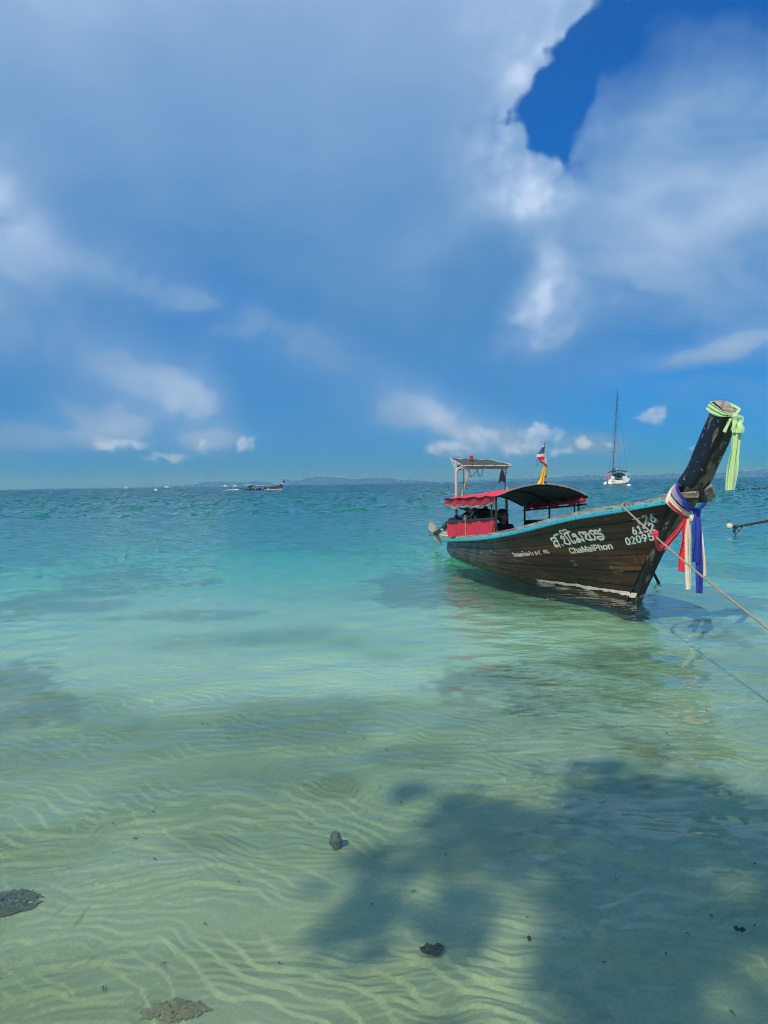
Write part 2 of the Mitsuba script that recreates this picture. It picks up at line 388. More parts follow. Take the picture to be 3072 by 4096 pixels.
def BW(a, b, z):
    """Boat coordinates (metres aft of the stem foot, to starboard, above the water) to world points (..., 3)."""
    a, b, z = np.broadcast_arrays(np.asarray(a, float), np.asarray(b, float), np.asarray(z, float))
    return FOOT - a[..., None] * HEAD + b[..., None] * STAR + z[..., None] * np.array([0, 0, 1.0])


def bw(p):
    p = np.asarray(p, float)
    return BW(p[..., 0], p[..., 1], p[..., 2])


# hull sections from the keel to the gunwale (a, b, z), at t = 0, .25 (waterline), .6, 1
STATIONS = np.array([
    [(.42, .05, -.18), (.23, .075, 0.0), (-.30, .085, .67), (-1.00, .095, 1.455)],
    [(.76, .05, -.20), (.62, .10, 0.0), (.22, .27, .60), (-.42, .46, 1.328)],
    [(1.48, .05, -.22), (1.40, .19, 0.0), (1.12, .47, .53), (.62, .74, 1.168)],
    [(2.45, .06, -.23), (2.42, .44, 0.0), (2.35, .70, .43), (2.20, .91, .892)],
    [(3.60, .08, -.23), (3.60, .645, 0.0), (3.60, .83, .34), (3.60, .955, .700)],
    [(5.00, .08, -.22), (5.05, .70, 0.0), (5.15, .83, .27), (5.30, .90, .545)],
    [(6.20, .08, -.19), (6.35, .66, 0.0), (6.55, .72, .22), (6.80, .765, .430)],
    [(6.95, .08, -.14), (7.25, .53, 0.0), (7.65, .53, .185), (8.15, .50, .365)]])
TK = np.array([0, .25, .6, 1.0])
_S = PchipInterpolator(np.linspace(0, 1, len(STATIONS)), STATIONS, axis=0)


def hull(s, t):
    """Points (a, b, z) of the starboard side; s from stem to stern, t from keel to gunwale."""
    s, t = np.broadcast_arrays(np.asarray(s, float), np.asarray(t, float))
    sec = _S(s.ravel())
    w = CubicSpline(TK, np.eye(4))(t.ravel())
    return np.einsum('nk,nkc->nc', w, sec).reshape(s.shape + (3,))


def hull_normal(s, t, e=2e-3):
    du = hull(np.clip(s + e, 0, 1), t) - hull(np.clip(s - e, 0, 1), t)
    dv = hull(s, np.clip(t + e, 0, 1)) - hull(s, np.clip(t - e, 0, 1))
    n = np.cross(du, dv)
    n /= np.linalg.norm(n, axis=-1, keepdims=True)
    return n * np.where(n[..., 1:2] < 0, -1, 1)


# ---------------------------------------------------------------- materials of the boat
def boat_xyz(p):
    """World points to boat coordinates, for grain that runs along the planks."""
    dx, dy = p.x - FOOT[0], p.y - FOOT[1]
    return -(dx * HEAD[0] + dy * HEAD[1]), dx * STAR[0] + dy * STAR[1], p.z


def hull_wood(p, n, uv):
    a, b, z = boat_xyz(p)
    zz = z - .012 * a * a + .10 * a                    # grain follows the sheer
    grain = fbm(a * 1.1, zz * 26, b * 2, octaves=4)
    patch = fbm(a * .9 + 4, zz * 3.4, 3.0, octaves=5)
    c = mix((.013, .009, .008), (.042, .021, .012), smoothstep(.3, .75, grain))
    c = mix(c, (.135, .056, .022), smoothstep(.46, .66, patch) * smoothstep(.22, .55, grain) * smoothstep(3.8, 1.4, a + 2.0 * (patch - .5)) * smoothstep(1.05, .45, z + .9 * (patch - .5)))
    aft_tone = smoothstep(2.2, 5.2, a + 3.4 * (fbm(a * 1.7, z * 5, 7.0, octaves=4) - .5))      # the after planks turn grey green
    c = mix(c, mi.Color3f(.062, .062, .047) * (.55 + .9 * grain), aft_tone * .85)
    scratch = smoothstep(.84, .90, noise(a * 5 + 8, zz * 110, 3.)) * smoothstep(.55, .7, noise(a * 3.3, zz * 4, 9.))
    c = mix(c, (.30, .27, .21), scratch * .6)
    tar = smoothstep(.62, .70, fbm(a * 3.5, z * 7, 1.0, octaves=3))
    return mix(c, (.012, .013, .014), tar * .6)


def stem_paint(p, n, uv):
    a, b, z = boat_xyz(p)
    l = z * .8 - a * .6
    w = z * .6 + a * .8
    flake = fbm(l * 2.6, w * 9, b * 9, octaves=5)
    c = mix((.005, .007, .014), (.012, .016, .024), noise(l * 5, w * 40, b * 40))
    bare = smoothstep(.60, .66, flake + .10 * noise(l * 1.3, 3., 4.) - .05)
    c = mix(c, mix((.10, .085, .06), (.24, .21, .16), noise(l * 9, w * 60, 2.)), bare * .85)
    chip = smoothstep(.85, .88, noise(l * 26, w * 34, b * 30))
    return mix(c, (.30, .28, .24), chip * .75)


def grey_wood(p, n, uv):
    a, b, z = boat_xyz(p)
    g = fbm(a * 1.6, b * 34, z * 34, octaves=4)
    c = mix((.17, .155, .135), (.40, .375, .34), smoothstep(.25, .75, g))
    return mix(c, (.07, .06, .05), smoothstep(.66, .74, fbm(a * 4, b * 20, z * 20 + 5, octaves=3)) * .7)


def blue_paint(p, n, uv):
    a, b, z = boat_xyz(p)
    c = mix((.030, .36, .52), (.055, .47, .62), fbm(a * 2, z * 8, b * 3))
    c = mix(c, (.05, .34, .38), smoothstep(3.5, 6.0, a + noise(a * 2., z * 30)) * .6)
    worn = smoothstep(.66, .72, fbm(a * 5, z * 40, b * 14, octaves=4))
    return mix(c, (.34, .33, .30), worn * .8)


def cloth_tone(dark, light, k=26.):
    return lambda p, n, uv: mix(dark, light, fbm(p.x * k * .3, p.y * k * .3, p.z * k * .12)) * (.92 + .16 * noise(p.x * 150, p.y * 150, p.z * 150))


mat('hull_wood', hull_wood, .42, specular=.35)
mat('stem_paint', stem_paint, .38, specular=.4)
mat('grey_wood', grey_wood, .8)
mat('blue_paint', blue_paint, .45)
mat('barnacle', lambda p, n, uv: mix((.36, .35, .31), (.80, .78, .72), noise(p.x * 60, p.y * 60, p.z * 60)), .9)
mat('letter_white', lambda p, n, uv: mix((.52, .54, .50), (.80, .80, .75), fbm(p.x * 14, p.y * 14, p.z * 14)), .6)
mat('letter_cream', lambda p, n, uv: mix((.50, .50, .40), (.78, .76, .62), fbm(p.x * 11, p.y * 11, p.z * 11)), .6)
mat('letter_shade', (.020, .10, .16), .6)
mat('letter_rail_shade', lambda p, n, uv: mix((.30, .32, .32), (.46, .48, .46), fbm(p.x * 14, p.y * 14, p.z * 14)), .6)  # rail shadow on the upper registration letters, put into their colour
mat('red_cloth', cloth_tone((.46, .018, .050), (.62, .035, .075)), .85, sheen=.3)
mat('grey_cloth', cloth_tone((.19, .19, .20), (.30, .30, .31)), .85)
mat('dark_tarp', cloth_tone((.012, .028, .026), (.024, .046, .042)), .7)
mat('panel_tarp', cloth_tone((.035, .060, .060), (.060, .092, .090)), .65)
mat('black_cloth', cloth_tone((.008, .008, .012), (.016, .016, .022)), .85)
mat('pole_cream', lambda p, n, uv: mix((.40, .36, .29), (.56, .53, .46), fbm(p.x * 6, p.y * 6, p.z * 9)), .45)
mat('pole_dark', (.020, .022, .026), .5)
mat('bamboo', lambda p, n, uv: mix((.45, .36, .13), (.66, .58, .27), noise(p.x * 30, p.y * 30, p.z * 7)), .55)
mat('black_iron', lambda p, n, uv: mix((.010, .010, .011), (.035, .030, .026), fbm(p.x * 18, p.y * 18, p.z * 18)), .5, metallic=.3)
mat('steel', (.42, .42, .42), .35, metallic=.9)
mat('blade_paint', lambda p, n, uv: mix((.34, .31, .26), (.52, .49, .42), fbm(p.x * 12, p.y * 12, p.z * 12)), .5)
mat('red_plastic', (.45, .012, .016), .3)
mat('rope_fibre', lambda p, n, uv: mix((.26, .215, .145), (.44, .37, .25), noise(p.x * 70, p.y * 70, p.z * 70)), .9)
mat('cream_plastic', (.66, .58, .44), .5)
mat('skin', (.20, .105, .065), .55)
mat('hair', (.010, .008, .008), .5)
mat('shirt_dark', cloth_tone((.010, .012, .022), (.020, .022, .036)), .85)

# ---------------------------------------------------------------- the boat
BOAT = 'longtail_boat'
labels[BOAT] = {'label': 'large dark wooden long-tail boat with blue rail and red awning, moored close by', 'category': 'boat', 'group': 'long-tail boats'}
B = BOAT + '__'
PLANKS = [0, .13, .25, .37, .49, .61, .74, .87, 1.0]
_s = np.linspace(0, 1, 72)
for side in (1, -1):
    for t0, t1 in zip(PLANKS, PLANKS[1:]):
        tt = t0 + (t1 - t0) * np.array([0, .035, .12, .5, .88, .965, 1.0])
        proud = np.array([-.010, 0, .003, .004, .003, 0, -.010])
        S, Tt = np.meshgrid(_s, tt, indexing='ij')
        P = hull(S, Tt) + hull_normal(S, Tt) * proud[None, :, None]
        P = P * [1, side, 1]
        m = grid(bw(P))
        add(B + 'hull__plank', m, 'hull_wood', 25)
    S, Tt = np.meshgrid(_s, np.linspace(0, 1, 14), indexing='ij')
    P = (hull(S, Tt) - hull_normal(S, Tt) * .035) * [1, side, 1]
    add(B + 'hull__lining', grid(bw(P)), 'grey_wood', True)
_t = np.linspace(0, 1, 14)
_e = hull(np.ones(14), _t)
_w = np.linspace(-1, 1, 9)
add(B + 'transom', grid(bw(np.stack([_e * [1, 0, 1] + [0, 0, 0], ] * 9, 1) + np.stack([_e[:, 1:2] * 0 + .03 * (1 - _w ** 2), _e[:, 1:2] * _w, 0 * _e[:, 1:2] * _w], -1))), 'hull_wood', True)
for k in range(5):
    b0, b1 = -.6 + .24 * k, -.6 + .24 * k + .232
    add(B + 'deck__plank', beam(bw([3.0, (b0 + b1) / 2 * .8, .13]), bw([7.2, (b0 + b1) / 2 * .8, .13]), .185, .03), 'grey_wood')

# stem: front and after edge (a, z) and half-thickness, from below the water to the head
STEM = np.array([(.28, -.25, .62, -.25, .05), (.07, .0, .30, .0, .060), (-.12, .28, .06, .26, .075), (-.43, .70, -.28, .66, .085), (-.78, 1.06, -.60, 1.04, .10), (-1.17, 1.44, -.88, 1.42, .128),
                 (-1.42, 1.66, -1.00, 1.63, .132), (-1.60, 1.885, -1.21, 1.84, .117), (-1.79, 2.13, -1.42, 2.155, .106), (-1.915, 2.36, -1.64, 2.48, .090), (-1.945, 2.42, -1.70, 2.585, .082)])
_f = PchipInterpolator(np.linspace(0, 1, len(STEM)), STEM)(np.linspace(0, 1, 60))


def stem_ring(r, n=12):
    af, zf, ar, zr, w = r
    c = .12
    q = [(c, 1), (.5, 1.0), (1 - c, 1), (1, 1 - 2 * c * .9), (1, 0), (1, -1 + 2 * c * .9), (1 - c, -1), (.5, -1), (c, -1), (0, -1 + 2 * c), (0, 0), (0, 1 - 2 * c)]
    return np.array([(af + (ar - af) * u, w * v, zf + (zr - zf) * u) for u, v in q])


_rings = np.array([stem_ring(r) for r in _f])
_n = meshkit.fbm(_rings * [7, 12, 7] + 3, 4, 3) - .5
_rings[..., 0] += .014 * _n
_rings[..., 1] += .012 * (meshkit.fbm(_rings * [6, 10, 6] + 30, 4, 4) - .5)
add(B + 'stem', grid(bw(_rings), False, True), 'stem_paint', 40)
_top = _rings[-1]
_cap = [(_top - _top.mean(0)) * k + _top.mean(0) for k in (1.0, .8, .5, .25, .0)]
_cap = np.array(_cap)
_cap[1:, :, 2] += .012 + .012 * meshkit.noise(_cap[1:] * 25, 3)
add(B + 'stem__end_grain', grid(bw(_cap), False, True), 'grey_wood', 40)

# rail, cap planks, bolts
_sr = np.linspace(0, 1, 90)
for side in (1, -1):
    g = hull(_sr, np.ones(90)) * [1, side, 1]
    d = np.gradient(g[:, :2], axis=0)
    d /= np.linalg.norm(d, axis=1, keepdims=True)
    out = np.stack([-d[:, 1], d[:, 0], 0 * d[:, 0]], -1)
    out *= np.sign(out[:, 1:2]) * side
    prof = np.array([(-.01, .004), (.030, .004), (.038, -.006), (.038, -.046), (.030, -.056), (-.01, -.056)])
    P = g[:, None] + out[:, None] * prof[None, :, :1] + np.array([0, 0, 1.0]) * prof[None, :, 1:]
    add(B + 'rail', grid(bw(P), False, True), 'blue_paint', 30)
    edges = [0.015, .13, .27, .38, .47, .56, .63, .71, .78, .88, .985]
    for s0, s1 in zip(edges, edges[1:]):
        ss = np.linspace(s0, s1 - .006, 12)
        gg = hull(ss, np.ones(12)) * [1, side, 1]
        oo = np.stack([np.interp(ss, _sr, out[:, k]) for k in range(3)], -1)
        wid = np.minimum(.15, np.abs(gg[:, 1]) * .9)
        hgt = .030 + .022 * np.clip(ss / .2, 0, 1)
        pr = np.array([(.0, .0), (.0, 1), (-1, 1), (-1, .0)])
        P = gg[:, None] + oo[:, None] * (pr[None, :, :1] * wid[:, None, None] - .006) + np.array([0, 0, 1.0]) * (pr[None, :, 1:] * hgt[:, None, None] + .006 * pr[None, :, 1:])
        P = np.concatenate([P.mean(1, keepdims=True).repeat(4, 1)[:1], P, P.mean(1, keepdims=True).repeat(4, 1)[-1:]], 0)
        add(B + 'gunwale__cap_plank', grid(bw(P), False, True), 'grey_wood')
    for s0 in np.linspace(.04, .5, 11):
        c = bw(hull(s0, 1.0) * [1, side, 1] + np.array([np.interp(s0, _sr, out[:, k]) for k in range(3)]) * .038 - [0, 0, .026])
        o = bw(np.array([np.interp(s0, _sr, out[:, k]) for k in range(3)])) - bw(np.zeros(3))
        add(B + 'rail__bolt', tube([c - o * .004, c + o * .004], .008, 8), 'black_iron')
_r = hull(np.array([1.0]), np.array([1.0]))[0]
_c = np.array([(_r[0] + .30 * math.cos(x), _r[1] * math.sin(x) * 1.03, _r[2] - .026) for x in np.linspace(math.pi / 2, -math.pi / 2, 15)])
add(B + 'stern_rail', tube(bw(_c), .034, 8), 'blue_paint', 40)
add(B + 'stern_deck', grid(bw(np.stack([_c + [0, 0, .03], _c * [1, .0, 1] * [1, 1, 1] + [0, 0, .03]], 1))), 'grey_wood')
# knees and timbers beside the stem
add(B + 'breast_beam', beam(bw([-.80, .165, 1.455]), bw([-1.52, .165, 1.505]), .045, .075), 'grey_wood')
add(B + 'breast_beam', beam(bw([-.72, -.175, 1.44]), bw([-1.22, -.215, 1.452]), .06, .125), 'grey_wood')
add(B + 'breast_beam__rail_end', beam(bw([-1.00, .192, 1.466]), bw([-1.20, .192, 1.480]), .012, .068), 'blue_paint')
add(B + 'knee', body([[(bw([-1.40, -.10, 1.60]), .022), (bw([-1.28, -.235, 1.475]), .022)], [(bw([-1.30, -.09, 1.55]), .022), (bw([-1.20, -.22, 1.44]), .022)], [(bw([-1.40, -.10, 1.60]), .022), (bw([-1.30, -.09, 1.55]), .022)], [(bw([-1.28, -.235, 1.475]), .022), (bw([-1.20, -.22, 1.44]), .022)], [(bw([-1.34, -.1, 1.58]), .02), (bw([-1.24, -.23, 1.46]), .022)]], .02, 3), 'grey_wood', True)

# white crust along the bow's waterline
_u = np.linspace(-.05, 2.5, 150)
_surf = hull(*[x.ravel() for x in np.meshgrid(np.linspace(0, .6, 120), np.linspace(.1, .75, 60), indexing='ij')])
BY_AZ = LinearNDInterpolator(_surf[:, [0, 2]], _surf[:, 1])
_top = .112 - .034 * _u - .03 * meshkit.fbm(np.stack([_u * 7, 0 * _u, 0 * _u], -1), 4, 5) + .018
_bot = .060 - .030 * _u + .05 * (meshkit.fbm(np.stack([_u * 9, 0 * _u + 4, 0 * _u], -1), 4, 6) - .5)
_keep = _u > .14
_u, _top, _bot = _u[_keep], _top[_keep], _bot[_keep]
_rows = []
for k in np.linspace(0, 1, 6):
    z = np.maximum(_bot, -.02) * (1 - k) + np.maximum(_top, _bot + .004) * k
    b = np.nan_to_num(BY_AZ(_u, z), nan=.07)
    _rows.append(np.stack([_u, b + .011 + .006 * meshkit.noise(np.stack([_u * 50, z * 50, 0 * z], -1), 2), z], -1))
add(B + 'waterline_crust', grid(bw(np.array(_rows))), 'barnacle', False)
_z = np.linspace(.045, .12, 5)
_q = np.array([[(np.interp(z, [0, .28], [.07, -.12]) - .006 + (np.interp(z, [0, .28], [.30, .06]) - np.interp(z, [0, .28], [.07, -.12])) * u, .075 + .008 * meshkit.noise(np.array([z * 60, u * 9, 3.0]), 1), z - .02 * u) for u in np.linspace(0, 1, 10)] for z in _z])
add(B + 'waterline_crust', grid(bw(_q)), 'barnacle', False)

# ---------------------------------------------------------------- lettering, raised like thick sign paint; x runs to the bow, y is height
_surf = hull(*[x.ravel() for x in np.meshgrid(np.linspace(0, .75, 150), np.linspace(.2, 1, 80), indexing='ij')])
SIDE = LinearNDInterpolator(_surf[:, [0, 2]], _surf[:, 1])


def on_hull(mesh, off):
    v = np.array(mesh.vertices)
    b = np.nan_to_num(SIDE(-v[:, 0], v[:, 1]), nan=.09)
    mesh.vertices = bw(np.stack([-v[:, 0], b + off + v[:, 2], v[:, 1]], -1))
    return mesh


def flat(poly, depth=.003):
    return join(*[trimesh.creation.extrude_polygon(g, depth, engine='earcut') for g in getattr(poly, 'geoms', [poly]) if g.area > 1e-6])


def strokes(ls, r):
    return unary_union([LineString(l).buffer(r, quad_segs=3) for l in ls]).simplify(.0012)


def letters_at(text, origin, right, top, shear_top=True, bold=True):
    """Lettering with its baseline from origin to right and the top left corner of the capitals at top, in the hull's profile plane."""
    m = meshkit.text_mesh(text, 1.0, .003, bold=bold)
    v = np.array(m.vertices)
    w = v[:, 0].max()
    o, r, t = (np.array(x, float) for x in (origin, right, top))
    xy = o + (v[:, :1] - v[:, 0].min()) / (w - v[:, 0].min()) * (r - o) + v[:, 1:2] * (t - o)
    m.vertices = np.concatenate([xy, v[:, 2:]], 1)
    return m


def shifted(m, dx, dy):
    m = m.copy()
    m.apply_translation([dx, dy, 0])
    return m


THAI = [[(-1.399, 0.766), (-1.416, 0.782), (-1.380, 0.807), (-1.320, 0.815), (-1.264, 0.814)], [(-1.264, 0.814), (-1.270, 0.768), (-1.283, 0.683)], [(-1.299, 0.823), (-1.261, 0.859), (-1.201, 0.875), (-1.154, 0.885)], [(-1.283, 0.773), (-1.339, 0.764), (-1.394, 0.726), (-1.406, 0.674), (-1.358, 0.674), (-1.316, 0.697), (-1.375, 0.699)], [(-1.198, 0.717), (-1.191, 0.706)], [(-1.054, 0.899), (-1.088, 0.902), (-1.085, 0.925), (-1.037, 0.946), (-0.988, 0.942), (-0.952, 0.964), (-0.895, 0.966), (-0.904, 0.929), (-0.906, 0.912)], [(-0.906, 0.926), (-0.845, 0.943)], [(-1.104, 0.818), (-1.140, 0.824), (-1.102, 0.858), (-1.054, 0.851), (-1.066, 0.815), (-1.125, 0.744), (-1.024, 0.736), (-0.984, 0.762), (-0.992, 0.836), (-1.012, 0.882), (-0.983, 0.905), (-0.930, 0.916)], [(-0.914, 0.917), (-0.924, 0.878), (-0.925, 0.823), (-0.926, 0.768), (-0.892, 0.760), (-0.845, 0.787), (-0.872, 0.800)], [(-0.786, 0.875), (-0.836, 0.864), (-0.837, 0.883), (-0.801, 0.906), (-0.763, 0.906), (-0.758, 0.877), (-0.760, 0.844)], [(-0.760, 0.844), (-0.810, 0.808), (-0.812, 0.787), (-0.759, 0.787), (-0.735, 0.802), (-0.772, 0.816)], [(-0.760, 0.844), (-0.708, 0.831), (-0.656, 0.805)], [(-0.656, 0.805), (-0.652, 0.872), (-0.674, 0.911), (-0.660, 0.933), (-0.606, 0.941)], [(-0.566, 0.908), (-0.591, 0.915), (-0.564, 0.945), (-0.514, 0.946), (-0.519, 0.922), (-0.591, 0.854), (-0.589, 0.844), (-0.510, 0.827), (-0.487, 0.850), (-0.485, 0.921), (-0.464, 0.930)], [(-0.496, 0.841), (-0.423, 0.843), (-0.383, 0.882), (-0.399, 0.918), (-0.440, 0.953), (-0.407, 0.973), (-0.357, 0.980)], [(-0.204, 1.008), (-0.229, 0.984), (-0.262, 0.977), (-0.308, 0.985), (-0.341, 0.963), (-0.357, 0.933), (-0.289, 0.942), (-0.228, 0.937), (-0.220, 0.902), (-0.257, 0.863), (-0.321, 0.845), (-0.352, 0.865), (-0.341, 0.887), (-0.298, 0.895), (-0.265, 0.900)]]
CAPACITY = [[(-2.838, 0.444), (-2.805, 0.449), (-2.792, 0.426), (-2.781, 0.400)], [(-2.811, 0.471), (-2.801, 0.467)], [(-2.769, 0.452), (-2.749, 0.443), (-2.735, 0.401)], [(-2.716, 0.454), (-2.702, 0.409), (-2.667, 0.418)], [(-2.689, 0.459), (-2.663, 0.412)], [(-2.663, 0.458), (-2.634, 0.459), (-2.629, 0.415)], [(-2.620, 0.462), (-2.603, 0.417), (-2.570, 0.431)], [(-2.592, 0.467), (-2.568, 0.422)], [(-2.558, 0.463), (-2.527, 0.472), (-2.526, 0.426)], [(-2.549, 0.463), (-2.551, 0.424)], [(-2.507, 0.471), (-2.501, 0.428)], [(-2.484, 0.475), (-2.464, 0.435)], [(-2.488, 0.512), (-2.445, 0.509), (-2.432, 0.486), (-2.430, 0.438)], [(-2.380, 0.443), (-2.397, 0.485), (-2.373, 0.495), (-2.349, 0.495), (-2.343, 0.450)], [(-2.402, 0.467), (-2.366, 0.472)], [(-2.332, 0.497), (-2.315, 0.498), (-2.322, 0.456), (-2.289, 0.459)], [(-2.305, 0.501), (-2.285, 0.459)], [(-2.278, 0.495), (-2.248, 0.503), (-2.258, 0.459)], [(-2.248, 0.529), (-2.212, 0.530)], [(-2.228, 0.509), (-2.207, 0.511), (-2.206, 0.468)], [(-2.124, 0.526), (-2.161, 0.517), (-2.151, 0.501), (-2.126, 0.485), (-2.143, 0.473), (-2.165, 0.478)], [(-2.063, 0.542), (-2.044, 0.539), (-2.045, 0.524), (-2.070, 0.524), (-2.063, 0.542)], [(-2.056, 0.519), (-2.020, 0.520), (-2.019, 0.494), (-2.053, 0.487), (-2.056, 0.519)], [(-1.995, 0.528), (-1.965, 0.526)], [(-1.975, 0.540), (-1.986, 0.514)], [(-1.952, 0.555), (-1.918, 0.566), (-1.911, 0.550), (-1.941, 0.513), (-1.907, 0.506)], [(-1.792, 0.534), (-1.797, 0.571), (-1.770, 0.588), (-1.745, 0.586), (-1.747, 0.537)], [(-1.790, 0.567), (-1.769, 0.569)], [(-1.727, 0.591), (-1.720, 0.546)], [(-1.691, 0.598), (-1.685, 0.549), (-1.658, 0.551), (-1.661, 0.565)]]
add(B + 'name_lettering', on_hull(flat(strokes(THAI, .0115)), .009), 'letter_cream')
add(B + 'name_lettering__drop_shadow', on_hull(shifted(flat(strokes(THAI, .0115)), .016, -.010), .006), 'letter_shade')
for word in (CAPACITY[:21], CAPACITY[21:26], CAPACITY[26:]):
    add(B + 'passenger_lettering', on_hull(flat(strokes(word, .0048)), .009), 'letter_white')
_l = letters_at('ChaMaiPhon', (-1.131, .581), (-.175, .728), (-1.115, .668))
add(B + 'latin_lettering', on_hull(_l.copy(), .009), 'letter_cream')
add(B + 'latin_lettering__drop_shadow', on_hull(shifted(_l, .010, -.005), .006), 'letter_shade')
for txt, o, r, t, m in (('T', (.372, 1.085), (.487, 1.108), (.372, 1.166), 'letter_rail_shade'), ('26', (.484, 1.105), (.640, 1.140), (.515, 1.214), 'letter_rail_shade'),
                        ('6152', (.258, .945), (.560, 1.022), (.280, 1.046), 'letter_white'), ('02095', (.077, .795), (.485, .890), (.100, .893), 'letter_white')):
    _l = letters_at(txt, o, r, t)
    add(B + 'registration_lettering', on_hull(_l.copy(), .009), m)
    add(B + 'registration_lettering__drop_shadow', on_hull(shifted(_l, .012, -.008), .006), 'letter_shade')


# ---------------------------------------------------------------- canopy over the after half
def roof(a, b):
    """Height of the arched canopy at station a, b to starboard."""
    k = (a - 3.25) / 3.15
    port, star, apex = 1.372 - .235 * k, 1.425 - .10 * k, 1.612 - .20 * k
    u = (b - .03) / .87
    edge = np.where(u > 0, star, port)
    return edge + (apex - edge) * (1 - np.abs(u) ** 2.0)


def roof_sheet(a0, a1, b0, b1, lift, na=26, nb=34, ragged=0.0, seed=0):
    A, Bq = np.meshgrid(np.linspace(a0, a1, na), np.linspace(b0, b1, nb), indexing='ij')
    z = roof(A, Bq) + lift - .022 * np.sin(np.pi * np.clip(((A - 3.25) / 1.5) % 1, 0, 1)) + .012 * (meshkit.fbm(np.stack([A * 2.3, Bq * 3, 0 * A], -1), 3, seed) - .5)
    A = A + ragged * (meshkit.noise(np.stack([Bq * 14, A * 0, A * 0], -1), seed) - .5) * (A < a0 + .01)
    return np.stack([A, Bq, z], -1)


C = B + 'canopy'
top, low = roof_sheet(3.22, 6.42, -.84, .90, .016, ragged=.05, seed=3), roof_sheet(3.22, 6.42, -.84, .90, .0, ragged=.05, seed=3)
add(C, grid(bw(top)), 'red_cloth', True)
labels[C] = {'label': 'arched red cloth canopy with a dark green underside'}
add(C + '__underside', grid(bw(low)), 'dark_tarp', True)
for a in (3.28, 4.84, 6.36):
    bb = np.linspace(-.83, .89, 26)
    add(C + '__hoop', tube(bw(np.stack([0 * bb + a, bb, roof(a, bb) - .014], -1)), .013, 7), 'pole_dark', 40)
bb = np.linspace(-.84, .90, 120)
fr = meshkit.noise(np.stack([bb * 40, 0 * bb, 0 * bb], -1), 5)
add(C + '__frayed_hem', tube(bw(np.stack([3.205 + .02 * fr, bb, roof(3.22, bb) + .012 + .010 * fr], -1)), .008 + .012 * meshkit.noise(np.stack([bb * 55, 0 * bb + 3, 0 * bb], -1), 6), 6), 'grey_cloth')
for a in (3.51, 4.81, 6.10):
    add(C + '__post', tube(bw([(a, -.78, .25), (a, -.78, roof(a, -.78) - .01)]), .020, 8), 'pole_dark', 40)
add(C + '__post', tube(bw([(3.60, -.74, .25), (3.62, -.75, 1.28)]), .014, 8), 'pole_dark', 40)
add(C + '__post', tube(bw([(3.42, .86, .62), (3.42, .86, 1.42)]), .020, 8), 'pole_dark', 40)
add(C + '__post', tube(bw([(3.66, .86, .55), (3.66, .86, 1.42)]), .016, 8), 'pole_dark', 40)
add(C + '__side_bar', tube(bw([(6.2, -.79, 1.045), (3.22, -.79, 1.252)]), .019, 8), 'pole_dark', 40)
add(C + '__side_bar', tube(bw([(6.14, -.78, .822), (4.75, -.78, .898)]), .017, 8), 'pole_dark', 40)
pp = np.linspace(0, 1, 40)
pa = 5.95 - 2.66 * pp
add(C + '__rolled_curtain', tube(bw(np.stack([pa, -.77 + .015 * np.sin(9 * pp), 1.066 + .205 * pp + .055 + .014 * np.sin(21 * pp)], -1)), .040 + .010 * np.sin(40 * pp) + .012 * meshkit.noise(np.stack([pp * 30, 0 * pp, 0 * pp], -1), 2), 10), 'red_cloth', True)
# curtain hanging below the lower bar
A, Z = np.meshgrid(np.linspace(6.12, 4.78, 24), np.linspace(0, 1, 8), indexing='ij')
add(C + '__low_curtain', grid(bw(np.stack([A, -.785 + .012 * np.sin(A * 17), (.822 + (6.14 - A) * .0547) - .30 * Z], -1))), 'black_cloth', True)

# red edge, valance and its grey band along the starboard side
k = np.linspace(0, 1, 40)
va = 6.55 - 3.12 * k
vz = 1.315 + .10 * k + .012 * np.sin(k * 23)
tri = lambda f: np.stack([f(u) for u in np.linspace(0, 1, 7)], 1)  # noqa: E731
dip = .05 * np.sin(k * np.pi) * (1 + .4 * np.sin(k * 11)) + .012 * np.sin(k * 37)
V1 = tri(lambda u: np.stack([va, .90 - .03 * u + .016 * np.sin(k * 30 + 2 * u), vz - u * (.105 + dip * .6)], -1))
add(B + 'valance', grid(bw(V1)), 'red_cloth', True)
g0 = vz - (.105 + dip * .6)
V2 = tri(lambda u: np.stack([va, .868 + .018 * np.sin(k * 27 + 3 * u), g0 + .006 - u * (.065 + dip * .5) * (1 - .45 * k)], -1))
add(B + 'valance__grey_band', grid(bw(V2)), 'grey_cloth', True)
labels[B + 'valance__grey_band'] = {'label': 'grey lower band of the red valance'}
add(B + 'valance__lacing', tube(bw(np.stack([va, .905 + 0 * k, vz + .006 * np.sin(k * 60)], -1)), .013 + .008 * meshkit.noise(np.stack([k * 40, 0 * k, 0 * k], -1), 4), 6), 'black_cloth')
V3 = tri(lambda u: np.stack([5.75 - 1.1 * k, .82 + .02 * np.sin(k * 19 + u), 1.235 + .02 * k - u * (.085 + .09 * np.sin(k * 2.6) ** 2 + .02 * np.sin(k * 12))], -1))
add(B + 'valance__dark_flap', grid(bw(V3)), 'black_cloth', True)

